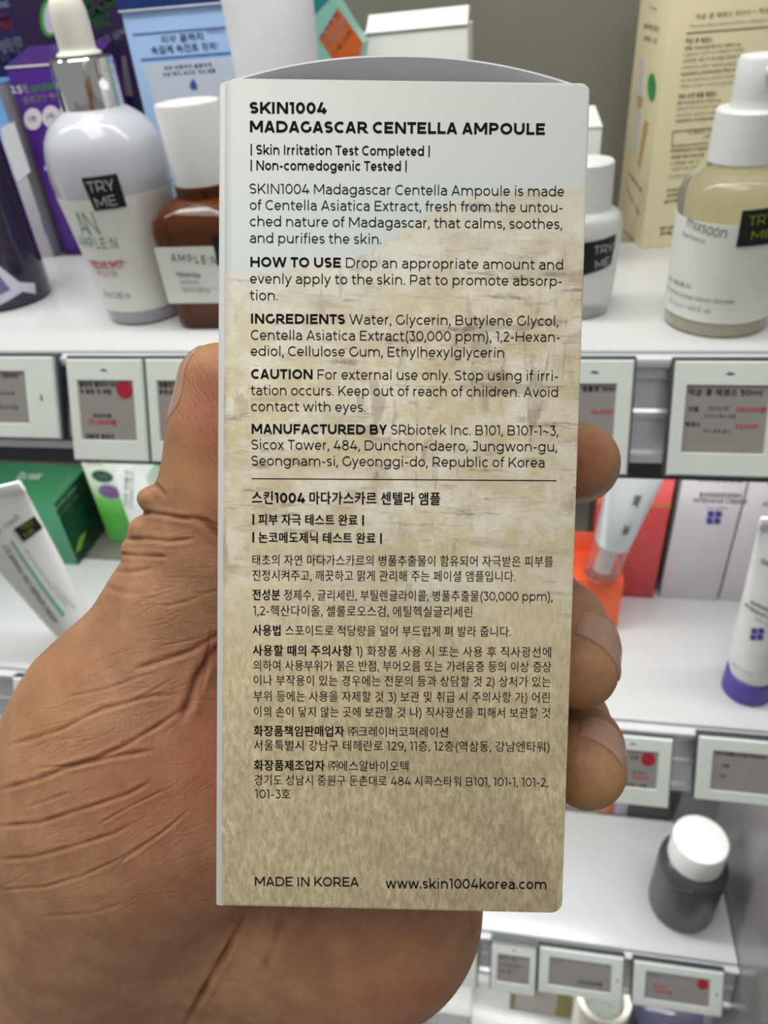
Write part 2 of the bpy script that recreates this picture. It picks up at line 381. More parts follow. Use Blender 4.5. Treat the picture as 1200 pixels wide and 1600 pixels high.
# a surface for printing on: to(s, t, off) -> local point ; back(px, py) -> (s, t)
class Plane:
    def __init__(self, root, o, ex, ey):
        self.root = root; self.o = np.array(o, float); self.ex = np.array(ex, float); self.ey = np.array(ey, float); self.n = np.cross(self.ex, self.ey)
    def to(self, s, t, off): return self.o + self.ex * s + self.ey * t + self.n * off
    def back(self, px, py):
        M = np.array(self.root.matrix_basis); Rm, T = M[:3, :3], M[:3, 3]
        o = Rm @ self.o + T; n = Rm @ self.n
        q = Rm.T @ (at_plane(px, py, o, n) - T) - self.o
        return float(q @ self.ex), float(q @ self.ey)
class Round:
    """a surface of revolution about the thing's own z axis, radius by height"""
    def __init__(self, root, prof):
        self.root = root; self.zs = [z for r, z in prof]; self.rs = [r for r, z in prof]; self.R = max(self.rs)
    def rad(self, z): return float(np.interp(z, self.zs, self.rs))
    def to(self, s, t, off):
        r = self.rad(t) + off; a = s / self.R; return np.array([r * math.cos(a), r * math.sin(a), t])
    def back(self, px, py):
        M = np.array(self.root.matrix_basis); Rm, T = M[:3, :3], M[:3, 3]
        o = Rm.T @ (EYE - T); d = Rm.T @ ray(px, py); r = self.R; p = None
        for _ in range(6):
            A = d[0] ** 2 + d[1] ** 2; Bq = 2 * (o[0] * d[0] + o[1] * d[1]); Cq = o[0] ** 2 + o[1] ** 2 - r * r
            D = max(0.0, Bq * Bq - 4 * A * Cq); k = (-Bq - math.sqrt(D)) / (2 * A); p = o + d * k; r = self.rad(p[2])
        a = math.atan2(p[1], p[0])
        if a > math.pi / 2: a -= 2 * math.pi
        return a * self.R, float(p[2])

def bboot(root): bpy.context.view_layer.update()
def text_on(name, surf, lines, m, off=2.5e-4, label=None):
    """lines: (string, left pixel, right pixel or None, em height in pixels, options); all become ONE print mesh"""
    V, Fc = [], []
    for ln in lines:
        s, A, Bp, em = ln[:4]; opt = ln[4] if len(ln) > 4 else {}
        fs, wd = text_faces(s, **opt)
        a = np.array(surf.back(*A)); b = np.array(surf.back(*Bp))
        e = b - a; L = float(np.linalg.norm(e)); e = e / L; up = np.array([-e[1], e[0]])
        ap = np.array(surf.back(A[0], A[1] - em)); H = float(np.linalg.norm(ap - a))
        for f in fs:
            Fc.append(list(range(len(V), len(V) + len(f))))
            for x, y in f:
                q = a + e * (x * L / wd) + up * (y * H); V.append(surf.to(q[0], q[1], off))
    if not V: return None
    o = link_mesh(name, V, Fc, m, surf.root)
    if label: o['label'] = label
    return o
def patch(name, surf, quad, m, off=3e-4, n=10, label=None, px=True, thick=True):
    """a thin sheet stuck on the surface; quad = 4 corners TL, TR, BR, BL (pixels, or surface coordinates)"""
    c = [np.array(surf.back(*p)) if px else np.array(p, float) for p in quad]; V, Fc = [], []
    for lay in ((off, 2e-5) if thick else (off,)):
        for j in range(n + 1):
            for i in range(n + 1):
                u, v = i / n, j / n
                q = (c[0] * (1 - u) + c[1] * u) * (1 - v) + (c[3] * (1 - u) + c[2] * u) * v
                V.append(surf.to(q[0], q[1], lay))
    N = (n + 1) * (n + 1); g = lambda i, j: j * (n + 1) + i
    for j in range(n):
        for i in range(n): Fc.append([g(i, j + 1), g(i + 1, j + 1), g(i + 1, j), g(i, j)])
    if thick:
        rim = [g(i, 0) for i in range(n)] + [g(n, j) for j in range(n)] + [g(i, n) for i in range(n, 0, -1)] + [g(0, j) for j in range(n, 0, -1)]
        for a, b in zip(rim, rim[1:] + rim[:1]): Fc.append([a, b, b + N, a + N])
    o = link_mesh(name, V, Fc, m, surf.root, smooth=False)
    if label: o['label'] = label
    return o
def disc_on(name, surf, centre, rx, ry, m, off=4e-4, n=28, label=None, rot=0.0):
    """printed ellipse; radii in pixels"""
    c = np.array(surf.back(*centre)); ex = np.array(surf.back(centre[0] + rx * math.cos(rot), centre[1] + rx * math.sin(rot))) - c; ey = np.array(surf.back(centre[0] - ry * math.sin(rot), centre[1] + ry * math.cos(rot))) - c
    V = [surf.to(*(c + ex * math.cos(2 * math.pi * k / n) + ey * math.sin(2 * math.pi * k / n)), off) for k in range(n)]
    o = link_mesh(name, V, [list(range(n))[::-1]], m, surf.root)
    if label: o['label'] = label
    return o

load_hangul(set(ch for ch in HANGUL_TEXT if ch not in ADV))

# ------------------------------------------------------------------ the shop fixture
Z1, Z2, Z3, Z4 = 1.300, 1.0335, 0.706, 0.457
structure(box('wall_back', WALLGREY, None, -1.0, 0.236, .600, .62, 0, 2.1))
structure(box('wall_right', SIDEGREY, None, .216, .236, .255, .600, 0, 2.1))
structure(box('floor', mat('shop_floor_tile', rgb(190, 188, 184), .25), None, -2.5, 2.5, -2.5, .62, -.02, 0))

def extrude_x(name, prof, x0, x1, m, parent, ang=35):
    return loft(name, [[(x0, y, z) for y, z in prof], [(x1, y, z) for y, z in prof]], m, parent, ang=ang)
def shelf(z, tilt, label, back=.507, xr=.2155):
    t = thing('display_shelf', label, 'shelf', (0, .338, z), 0, 'white display shelves of the cosmetics wall')
    x0 = -.80
    box('board', SHELFWHITE, t, x0, xr, .0, back - .338, -.014, 0, .0012)
    box('rear_strip', WALLGREY, t, x0, xr, back - .338 + .001, .2615, -.016, -.0005, .0)
    box('front_lip', mat('white_lip', (.74, .74, .78), .25), t, x0, xr, -.0075, -.0012, -.0060, -.0012, .0008)
    c, s = math.cos(tilt), math.sin(tilt); rot = lambda y, zz: (-.003 + y * c + zz * s, -.0065 + zz * c - y * s)
    pr = [rot(0, 0), rot(-.0012, -.0015), rot(-.0012, -.006), rot(.001, -.0075), rot(.001, -.022), rot(-.0004, -.0235), rot(-.0004, -.026), rot(.001, -.0275), rot(.001, -.044), rot(-.0018, -.0455), rot(-.0018, -.050), rot(.004, -.052), rot(.006, -.03), rot(.006, 0)]
    extrude_x('tag_rail', pr, x0, xr, RAIL, t, ang=25)
    box('fascia', DARKGREY, t, x0, xr, .0035, .02, -.0750, -.016, .001)
    return t
shelf(Z1, math.radians(6), 'top white display shelf in view, with dropper and pump bottles on it')
shelf(Z2, math.radians(10), 'middle white display shelf holding green, red and white cartons and tubes', back=.472)
shelf(Z3, math.radians(14), 'lower white display shelf carrying only the grey bottle with white cap', back=.4735)
shelf(Z4, math.radians(14), 'bottom white display shelf with the open white jar and clear dome')

# ------------------------------------------------------------------ electronic price tags
def price_tag(px, row, z, tilt, wdt, hgt, label, scr, lines, badge=None, mark='top', side=None, y=.3285):
    """px, row: upper left corner; scr = screen rectangle as fractions (x0, x1, y0, y1 from the top)"""
    p = at_y(px, row, y)
    t = thing('price_tag', label, 'price tag', p, 0, 'electronic price tags on the shelf rails'); t.rotation_euler = (-tilt, 0, 0)
    box('housing', TAGBACK, t, -.0012, wdt + .0012, .0004, .0065, -hgt - .0012, .0018, .001)
    fx0, fx1, fz0, fz1 = scr[0] * wdt, scr[1] * wdt, -scr[2] * hgt, -scr[3] * hgt
    bm = bmesh.new()                                            # frame with a real opening
    def ring(x0, x1, z0, z1, yy): return [bm.verts.new(q) for q in ((x0, yy, z0), (x1, yy, z0), (x1, yy, z1), (x0, yy, z1))]
    e = .0007
    R = [ring(0, wdt, 0, -hgt, .0006), ring(0, wdt, 0, -hgt, -.0014), ring(e, wdt - e, -e, -hgt + e, -.0022), ring(fx0, fx1, fz0, fz1, -.0022), ring(fx0 + .0004, fx1 - .0004, fz0 - .0004, fz1 + .0004, -.0010)]
    for a, b in zip(R, R[1:]):
        for k in range(4): bm.faces.new((a[k], a[(k + 1) % 4], b[(k + 1) % 4], b[k]))
    bm_link('frame', bm, TAGFRAME, t, ang=30)
    link_mesh('screen', [(fx0, -.0012, fz0), (fx1, -.0012, fz0), (fx1, -.0012, fz1), (fx0, -.0012, fz1)], [(0, 3, 2, 1)], EPAPER, t)
    sw, sh = fx1 - fx0, fz0 - fz1
    by = {}
    for s, x, yb, em, k in lines: by.setdefault(k, []).append((s, x, yb, em))
    for k, L in by.items():
        V, Fc = [], []
        for s, x, yb, em in L:
            fs, wd = text_faces(s, wt=.1, start_bold=k != 'grey')
            for f in fs:
                Fc.append(list(range(len(V), len(V) + len(f))))
                for a, b in f: V.append((fx0 + x * sw + a * em * .001, -.0014, fz0 - yb * sh + b * em * .001))
        link_mesh('screen_text', V, Fc, {'ink': INK, 'red': INKRED, 'grey': INKGREY}[k], t)['label'] = {'ink': 'black screen writing', 'red': 'red screen price', 'grey': 'grey screen writing'}[k]
    if badge:
        bx, bz, br = fx0 + badge[0] * sw, fz0 - badge[1] * sh, badge[2]
        link_mesh('badge', [(bx + br * math.cos(k * .2244), -.0015, bz + br * math.sin(k * .2244)) for k in range(28)], [list(range(28))], BADGE, t)['label'] = 'round red badge'
    mx, mz = (wdt / 2, fz0 / 2 - .0004) if mark == 'top' else (wdt * .5 + fx1 / 2, -hgt / 2)
    lathe_pts = [(mx - .0022, mz), (mx - .0006, mz + .0008), (mx + .0014, mz + .0006), (mx + .0024, mz - .0004), (mx - .0002, mz - .0007)]
    if mark == 'right': lathe_pts = [(mx + (b - mz), mz + (a - mx)) for a, b in lathe_pts]
    link_mesh('maker_mark', [(a, -.00225, b) for a, b in lathe_pts], [list(range(5))], INKGREY, t)
    return t
r5, r13, r24 = math.radians(24), math.radians(28), math.radians(32)   # the tags lean out at the foot, more so lower down
price_tag(105, 561, Z1, r5, .0435, .0535, 'square top-rail price tag with red badge, between the wide tag and the thumb', (.13, .87, .20, .80),
          [('필링샷 클리닉 100ml', .02, .11, 3.0, 'ink'), ('저 필링 샷 세럼', .02, .22, 3.0, 'ink'), ('19,000원', .22, .61, 2.6, 'ink'), ('17,000원', .14, .73, 3.9, 'red'), ('앰플엔 필링샷', .06, .96, 3.0, 'ink')], (.83, .15, .0046))
price_tag(229, 561, Z1, r5, .0435, .0535, 'square price tag on the top rail, half hidden by the thumb', (.13, .87, .20, .80),
          [('앰플엔 히알', .02, .11, 3.0, 'ink'), ('루론샷 앰플', .02, .22, 3.0, 'ink'), ('29,000원', .12, .75, 3.9, 'red'), ('앰플엔 앰플', .06, .96, 3.0, 'ink')], None)
price_tag(-135, 557, Z1, r5, .0855, .0435, 'wide price tag on the top rail, at the left end below the purple bottle', (.12, .80, .17, .82),
          [('흔적 앰플 30ml', .5, .13, 3.6, 'ink'), ('23,000원', .68, .45, 2.6, 'grey'), ('18,000원', .68, .72, 3.0, 'grey')], None, 'right')
price_tag(868, 562, Z1, r5, .0355, .0535, 'square price tag on the top rail, its left part behind the held carton', (.10, .80, .20, .82),
          [('앰플엔 100ml', .36, .11, 3.0, 'ink'), ('24,000', .55, .42, 2.8, 'red'), ('31,000', .55, .78, 2.8, 'red')], None)
price_tag(1055, 564, Z1, r5, .0470, .0525, 'square price tag on the top rail, under the bean essence pump bottle', (.115, .885, .20, .80),
          [('믹순 콩 에센스 50ml', .03, .15, 3.6, 'ink'), ('단품', .05, .38, 2.6, 'ink'), ('38,000원', .28, .36, 2.2, 'grey'), ('29,000원', .62, .38, 2.9, 'red'), ('최저가 행사 상품', .25, .47, 2.0, 'grey'), ('에센스', .02, .60, 2.6, 'ink'), ('23,000', .62, .62, 2.9, 'red'), ('추가 증정 행사', .25, .69, 2.0, 'grey')], None)
price_tag(928, 1144, Z2, r13, .0505, .0485, 'price tag with red badge on the middle rail, beside the little finger tip', (.10, .84, .19, .75),
          [('앰플 크림', .50, .25, 3.4, 'grey'), ('18,000', .55, .62, 3.0, 'grey'), ('15,000', .56, .76, 3.4, 'red'), ('바이오 크림', .42, .97, 3.2, 'ink')], (.82, .22, .0046))
price_tag(1092, 1149, Z2, r13, .080, .0435, 'wide price tag on the middle rail, below the purple-capped tube', (.11, .90, .19, .84),
          [('시카 리페어 크림 100ml', .02, .12, 3.0, 'ink'), ('단품', .10, .40, 2.6, 'ink'), ('시카', .08, .66, 2.6, 'ink')], None, 'right')
price_tag(22, 1058, Z2, r13, .080, .0435, 'wide price tag on the middle rail, showing only its edge left of the thumb base', (.11, .90, .19, .84),
          [('시카 크림', .02, .16, 3.0, 'ink')], None, 'right')
price_tag(640, 1462, Z3, r24, .066, .0425, 'wide price tag on the lower rail, cut off by the palm edge', (.10, .76, .16, .84), [('세럼', .55, .3, 3.0, 'ink')], None, 'right')
pt = price_tag(769, 1469, Z3, r24, .041, .0485, 'square lower-rail price tag with clear top clip and small grey lines', (.13, .87, .22, .80),
          [('클렌징 오일', .05, .2, 3.4, 'grey'), ('18,000원 할인', .05, .42, 3.4, 'grey'), ('모공 세럼', .05, .64, 3.4, 'grey')], None, y=.327)
box('top_clip', mat('clear_plastic', (.9, .93, .92), .08, trans=.85), pt, -.001, .042, -.004, .004, .0015, .007, .001)
price_tag(843, 1478, Z3, r24, .0755, .0435, 'wide price tag on the lower rail, above the open white jar', (.12, .87, .17, .82),
          [('저자극 샴푸', .05, .2, 2.0, 'grey'), ('43,000원', .47, .80, 5.0, 'ink')], None, 'right')
price_tag(991, 1500, Z3, r24, .077, .0415, 'wide price tag with red badge on the lower rail, above the clear dome lid', (.13, .86, .17, .83),
          [('헤어 세럼', .05, .18, 2.6, 'grey'), ('22,000', .12, .55, 3.6, 'red'), ('18,000원', .16, .72, 3.6, 'red')], (.88, .22, .0048), 'right')

# ------------------------------------------------------------------ things on the top shelf
def radius_prof(base, rows):
    """(row on the axis, half width in pixels) -> [(radius, height)]"""
    out = []
    for row, hw in rows:
        h = height_at(base, row); out.append((hw * depth_of(base + np.array([0, 0, h])) / F_PX * .965, max(0, h)))
    return out
FROST = mat('frosted_glass', rgb(226, 228, 236), .25, trans=.25, ior=1.3, coat=.7)
CLEARG = mat('clear_glass', (.93, .95, .94), .03, trans=1.0, ior=1.4)
THICKG = mat('thick_glass_base', rgb(205, 207, 214), .08, trans=.35, ior=1.3, coat=.5)

# dropper bottle
b = at_z(232, 487, Z1)
t = thing('dropper_bottle', 'dropper bottle with white rubber bulb, chrome collar and white label', 'dropper bottle', b)
pr = [(.0, .0), (.0205, 0), (.0222, .001), (.0226, .006)]
lathe('glass_base', [(0, 0), (.0195, 0), (.0218, .0012), (.0225, .004), (.0229, .0085), (0, .0085)], THICKG, t)
side = smooth_prof([(.0229, .0086), (.0240, .022), (.0262, .040), (.0284, .056), (.0303, .070), (.0308, .080), (.0292, .092), (.0245, .1005), (.0185, .1055), (.0152, .1075)])
lathe('glass_body', [(0, .0087)] + side + [(0, .1076)], FROST, t)
surf = Round(t, side)
lb = lathe('label_wrap', [(r + .0003, z) for r, z in side if z < .0705] , mat('cream_label', rgb(232, 233, 226), .5), t)
lathe('collar', [(0, .1062), (.0150, .1062), (.0153, .1068), (.0151, .1285), (.0146, .1291), (.0100, .1288), (0, .1288)], CHROME, t)
lathe('collar_top', [(0, .1289), (.0140, .1289), (.0140, .12925), (0, .12925)], mat('dark_collar_top', rgb(60, 60, 62), .4), t)
lathe('rubber_bulb', smooth_prof([(0.0090, .1293), (.0104, .1295), (.0108, .1304), (.0101, .1314), (.0087, .1325), (.0087, .1380), (.0087, .1440), (.0083, .1490), (.0070, .1530), (.0042, .1555), (0, .1562)], 6), mat('white_rubber', rgb(238, 236, 222), .5), t)
patch('sticker', surf, ((128, 278), (182, 271), (198, 322), (149, 329)), STICKER, off=.0007, label='black tester sticker')
text_on('sticker_text', surf, [('TRY', (140, 301), (181, 296), 24), ('ME', (152, 325), (185, 319), 22)], mat('silver_ink', (.55, .55, .55), .4), off=.0010)
text_on('emblem', surf, [('AN', (130, 367), (160, 366), 43, {'wt': .055, 'track': -.1})], mat('leaf_ink', rgb(70, 140, 100), .5), off=.0006, label='green monogram')
text_on('label_text', surf, [('AMPLE:N', (128, 383), (186, 387), 15, {'wt': .085, 'track': .15})], mat('leaf_ink', (0, 0, 0)), off=.0006)
text_on('label_text', surf, [('__________', (143, 409), (200, 409), 10), ('PEELING SHOT', (146, 418), (196, 418), 12, {'start_bold': True}), ('AMPOULE TONER', (153, 430), (186, 431), 9), ], mat('rose_ink', rgb(200, 90, 110), .5), off=.0006, label='rose label writing')
text_on('label_text', surf, [('100 ml / 3.38 fl. oz.', (165, 463), (206, 465), 9)], INKGREY, off=.0006)

# amber bottle with tapered white cap
b = at_z(359, 492, Z1)
t = thing('amber_bottle', 'square amber glass bottle with tall white cap beside the held carton', 'bottle', b)
AMBER = mat('amber_glass', rgb(128, 66, 26), .05, trans=.7, ior=1.4)
def sq(w, r, z): return [(x, y, z) for x, y in rrect(w, w * .9, r)]
loft('glass_body', [sq(.044, .008, 0), sq(.0475, .009, .0015), sq(.0485, .009, .004), sq(.0505, .009, .030), sq(.053, .009, .052), sq(.052, .010, .0565), sq(.046, .0115, .0605), sq(.036, .0125, .0635), sq(.030, .0135, .066)], AMBER, t)
lathe('neck', [(0, .066), (.0147, .066), (.0147, .0715), (0, .0715)], AMBER, t)
lathe('tapered_cap', [(0, .0700), (.0134, .0700), (.0140, .0706), (.0160, .1070), (.0155, .1081), (.0145, .1084), (.0143, .1078), (0, .1078)], WHITE, t)
pl = Plane(t, (-.0240, -.0232, .002), (1, 0, 0), (0, -.0215, .9998))
def amber_face(x0, x1, z0, z1, off):
    yf = lambda z: -.9 * (.0485 + (z - .004) * (.0045 / .048)) / 2 - off
    return [(x0, yf(z0), z0), (x1, yf(z0), z0), (x1, yf(z1), z1), (x0, yf(z1), z1)]
V = amber_face(-.0238, .0238, .0155, .0455, .0004) + amber_face(-.0238, .0238, .0155, .0455, .00005)
link_mesh('front_label', V, [(0, 1, 2, 3), (4, 7, 6, 5), (0, 4, 5, 1), (1, 5, 6, 2), (2, 6, 7, 3), (3, 7, 4, 0)], mat('cream_label', (0, 0, 0)), t)
pl = Plane(t, (0, -.9 * .0485 / 2 - .0005 + .00018 * 0, .004), (1, 0, 0), (0, -.0422, .9991))
text_on('label_text', pl, [('AMPLE:N', (268, 408), (341, 413), 17, {'wt': .1, 'track': .2}), ('Hyaluron Shot', (276, 431), (314, 434), 10, {'start_bold': True}), ('AMPOULE', (282, 444), (312, 444), 8)], INKGREY, off=.0003)
text_on('label_text', pl, [('100ml / 3.38 fl.oz.', (286, 456), (330, 457), 8), ('_____', (282, 449), (342, 450), 8, {'wt': .04})], INKGREY, off=.0003)
patch('sticker', pl, ((331, 369), (378, 371), (378, 418), (341, 415)), STICKER, off=.0006, label='black tester sticker')

# pump bottle
b = at_z(1116, 500, Z1)
t = thing('pump_bottle', 'clear bean essence bottle with white pump head and white wrap label', 'pump bottle', b)
side = [(.0240, .0075), (.0245, .012), (.0250, .030), (.0255, .050), (.0257, .0585), (.0250, .0640), (.0225, .0680), (.0185, .0705), (.0160, .0720), (.0155, .0735)]
lathe('glass_body', [(0, .0072), (.0238, .0072)] + smooth_prof(side, 5) + [(.0155, .0765), (0, .0765)], mat('olive_tinted_glass', rgb(238, 237, 216), .03, trans=.9, ior=1.12, coat=.6), t)
lathe('glass_base', [(0, 0), (.0222, 0), (.0236, .0012), (.0240, .004), (.0240, .0071), (0, .0071)], mat('olive_glass_base', rgb(206, 204, 178), .06, trans=.35, ior=1.3, coat=.5), t)
surf = Round(t, [(.0240, .0), (.0245, .012), (.0250, .030), (.0255, .050), (.0257, .0585), (.0250, .0640)])
a0 = math.radians(-215); a1 = math.radians(35)
Rr = surf.R
patch('label_wrap', surf, ((a0 * Rr, .0525), (a1 * Rr, .0525), (a1 * Rr, .0078), (a0 * Rr, .0078)), mat('cream_label', (0, 0, 0)), off=.0003, n=40, px=False)
lathe('pump_collar', [(.0, .0735), (.0158, .0735), (.0165, .0742), (.0160, .0935), (.0152, .0945), (.0110, .0945), (.0, .0940)], WHITE, t)
lathe('pump_head', [(.0, .0938), (.0104, .0938), (.0108, .0945), (.0107, .1118), (.0100, .1132), (.0085, .1136), (0, .1136)], WHITE, t)
nz = loft('nozzle', [[(math.cos(k * math.pi / 8) * rr * 1.25, -y, .1085 + math.sin(k * math.pi / 8) * rr) for k in range(16)] for y, rr in ((.009, .0034), (.0115, .0034), (.0135, .0030), (.0142, .0022))], WHITE, t)
nz.rotation_euler = (0, 0, math.radians(12))
text_on('label_text', surf, [('mixsoon', (1073, 352), (1135, 373), 25, {'wt': .07}), ('Bean Essence', (1068, 367), (1102, 380), 10), ('콩 에센스', (1047, 437), (1082, 451), 9), ('Fermented Soybean Extract Skincare', (1044, 449), (1146, 474), 9), ('____________', (1046, 458), (1153, 483), 5, {'wt': .03}), ('50 ml e / 1.69 fl. oz.', (1047, 471), (1112, 489), 9)], mat('charcoal_ink', rgb(90, 88, 86), .6, var=0), off=.0006)
patch('sticker', surf, ((1160, 329), (1212, 322), (1212, 377), (1150, 385)), STICKER, off=.0008, label='black tester sticker')
text_on('sticker_text', surf, [('TRY', (1168, 352), (1206, 346), 21), ('ME', (1170, 373), (1204, 369), 18)], INKYELLOW, off=.0011)

# frosted bottle right behind the held carton
b = at_z(900, 483, Z1)
t = thing('frosted_bottle', 'small frosted bottle with white cap and black tester sticker, behind the carton', 'bottle', b)
side = [(.0160, .002), (.0172, .006), (.0182, .020), (.0190, .038), (.0189, .044), (.0178, .0485), (.0150, .0510)]
lathe('glass_body', [(0, 0), (.0150, 0)] + smooth_prof(side, 5) + [(.0120, .0516), (0, .0516)], mat('clouded_glass', rgb(232, 236, 232), .25, trans=.5, ior=1.3), t)
lathe('screw_cap', [(0, .0505), (.0123, .0505), (.0128, .0512), (.0123, .0722), (.0114, .0732), (0, .0732)], WHITE, t)
surf = Round(t, side)
patch('sticker', surf, ((905, 380), (961, 366), (953, 413), (900, 432)), STICKER, off=.0006, label='black tester sticker')
text_on('sticker_text', surf, [('TRY', (926, 397), (955, 391), 18), ('ME', (928, 420), (950, 412), 18)], mat('silver_ink', (0, 0, 0)), off=.0009)

# purple bottle at the left edge
b = at_z(10, 466, Z1)
t = thing('purple_bottle', 'dark purple glass bottle with a pale patterned label on the left edge', 'bottle', b)
PG = mat('purple_glass', rgb(38, 24, 56), .06, coat=.6, var=.1, scale=20)
side = [(.0283, .004), (.0287, .010), (.0287, .095), (.0280, .101), (.0230, .108), (.0150, .111)]
lathe('glass_body', [(0, 0), (.026, 0), (.0278, .0012)] + side + [(0, .1112)], PG, t)
lathe('screw_cap', [(0, .1112), (.0145, .1112), (.0145, .140), (.0135, .142), (0, .142)], mat('black_cap', (.02, .02, .025), .3), t)
surf = Round(t, side)
patch('wrap_label', surf, ((-55, 370), (31, 442), (34, 456), (-60, 500)), mat('lilac_label', rgb(222, 218, 232), .5), off=.0004)
patch('label_print', surf, ((-45, 398), (0, 432), (16, 452), (-50, 478)), mat('violet_print', rgb(120, 112, 160), .6, var=.45, scale=900), off=.0007)
patch('label_tab', surf, ((30, 441), (53, 442), (55, 459), (33, 455)), mat('lilac_label', (0, 0, 0)), off=.0006)

# ------------------------------------------------------------------ cartons and tubes
def carton(name, label, x0, x1, y, z, h, depth, front, side=None, top=None, yaw=0.0, group=None, cat='carton', bev=.0005):
    """front lower left corner at (x0, y, z); folded card box with its tuck lid"""
    t = thing(name, label, cat, (x0, y, z), yaw, group); wd = x1 - x0
    side = side or front; top = top or front
    bm = bmesh.new(); bm_box(bm, 0, wd, 0, depth, 0, h, bev, 2); bmesh.ops.recalc_face_normals(bm, faces=bm.faces)
    for f in bm.faces:
        n = f.normal; f.material_index = 0 if n.y < -.7 else (2 if n.z > .7 else 1)
    me = bpy.data.meshes.new('body'); bm.to_mesh(me); bm.free()
    for m in (front, side, top): me.materials.append(m)
    me.polygons.foreach_set('use_smooth', [True] * len(me.polygons)); me.set_sharp_from_angle(angle=math.radians(30))
    o = bpy.data.objects.new('body', me); COL.objects.link(o); o.parent = t
    box('tuck_lid', top, t, -.0002, wd + .0002, -.0004, depth, h - .0001, h + .0005, .0002, 1)
    return t
def front_of(t): return Plane(t, (0, 0, 0), (1, 0, 0), (0, 0, 1))
def left_of(t): return Plane(t, (0, 0, 0), (0, -1, 0), (0, 0, 1))
def right_of(t, wd): return Plane(t, (wd, 0, 0), (0, 1, 0), (0, 0, 1))
X = lambda px, py, y: float(at_y(px, py, y)[0])
H = lambda px, py, y, z: float(at_y(px, py, y)[2]) - z

# left end, back row
y = .56
t = carton('navy_carton', 'navy carton with red and white writing in the top left corner', X(40, 40, y) - .07, X(40, 40, y), y, Z1, .20, .035, mat('navy_card', rgb(28, 30, 78), .4))
text_on('front_text', front_of(t), [('재생쏙', (-30, 57), (24, 45), 30, {'start_bold': True})], mat('orange_red_ink', rgb(205, 70, 50), .5, var=0))
text_on('front_text', front_of(t), [('모공탄력', (-40, 95), (47, 72), 22, {'start_bold': True}), ('앰플크림', (-60, 118), (40, 92), 20)], mat('pale_ink', rgb(190, 192, 205), .5, var=0))
text_on('front_text', front_of(t), [('PORE LIFTING', (-40, 20), (16, 10), 12)], mat('pale_ink', (0, 0, 0)))
y = .575
t = carton('white_carton', 'pale carton standing between the navy carton and the green-lettered carton', X(30, 30, y), X(92, 30, y), y, Z1, .20, .022, WHITECARD)
y = .553
t = carton('dark_violet_carton', 'dark violet carton with big green lettering behind the rubber bulb', X(205, 90, y) - .078, X(205, 90, y), y, Z1, .19, .04, mat('dark_violet_card', rgb(40, 22, 62), .4))
text_on('front_text', front_of(t), [('흔적', (120, 36), (196, 6), 34, {'start_bold': True}), ('준', (146, 44), (176, 34), 34, {'start_bold': True})], INKGREEN)
text_on('front_text', front_of(t), [('진정 원픽', (154, 74), (200, 52), 13, {'start_bold': True})], mat('pale_ink', (0, 0, 0)))
disc_on('ring_print', front_of(t), (78, 28), 15, 30, INKGREEN, label='green round print')
disc_on('ring_fill', front_of(t), (80, 28), 11, 25, mat('pale_ink', (0, 0, 0)), off=.0007)
patch('dropper_print', front_of(t), ((190, 88), (196, 88), (208, 150), (194, 150)), mat('grey_print', rgb(120, 112, 120), .5))

# purple upgrade carton
p = at_z(102, 397, Z1)
t = carton('purple_carton', 'purple carton with white and green writing and white circles behind the dropper bottle', p[0], p[0] + .062, p[1], Z1, .1195, .034, mat('purple_card', rgb(78, 36, 130), .35), top=mat('purple_card_top', rgb(66, 34, 108), .35))
loft('raised_lid', [[(0, .001, .1202), (.062, .001, .1202), (.062, .034, .1290), (0, .034, .1290)], [(0, .001, .1208), (.062, .001, .1208), (.062, .034, .1296), (0, .034, .1296)]], mat('purple_card_top', (0, 0, 0)), t)
box('lid_edge', WHITECARD, t, 0, .062, -.0006, .0006, .1196, .1206, .0002, 1)['label'] = 'white folded card edge'
fp = front_of(t)
text_on('front_text', fp, [('2.5배', (19, 146), (46, 144), 15, {'start_bold': True}), ('흔적진정 케어', (38, 162), (96, 153), 11, {'start_bold': True}), ('48h', (70, 268), (96, 264), 12, {'start_bold': True})], INKWHITE)
text_on('front_text', fp, [('UPGRADE', (50, 145), (98, 137), 14, {'start_bold': True}), ('1', (71, 238), (80, 237), 22, {'start_bold': True})], INKGREEN)
for c, s in (((52, 186), '1주'), ((80, 182), '2주'), ((107, 177), '4주')):
    disc_on('round_print', fp, c, 14, 17, mat('pink_white_print', rgb(226, 216, 224), .5), label='white round print')
    text_on('round_text', fp, [(s, (c[0] - 7, c[1] + 4), (c[0] + 8, c[1] + 2), 10)], INKGREY, off=.0007)

# pale sky carton
p = at_z(97, 394, Z1)
SKY = ramp_mat('sky_print', [(0, rgb(170, 168, 172)), (.45, rgb(198, 198, 202)), (.66, rgb(214, 220, 228)), (.8, rgb(120, 170, 222)), (1, rgb(90, 140, 200))], 'Z', 0, .118, .4, .08)
t = carton('sky_carton', 'pale grey and sky-blue carton between the purple bottle and the purple carton', p[0] - .06, p[0], p[1] - .012, Z1, .112, .045, SKY, mat('grey_card', rgb(150, 148, 152), .5))
text_on('front_text', front_of(t), [('i', (70, 366), (74, 366), 30, {'start_bold': True}), ('ceramide', (76, 352), (92, 398), 7)], INKBLUE)
patch('photo_print', front_of(t), ((2, 200), (22, 190), (48, 268), (28, 285)), mat('white_print', rgb(222, 224, 228), .5))

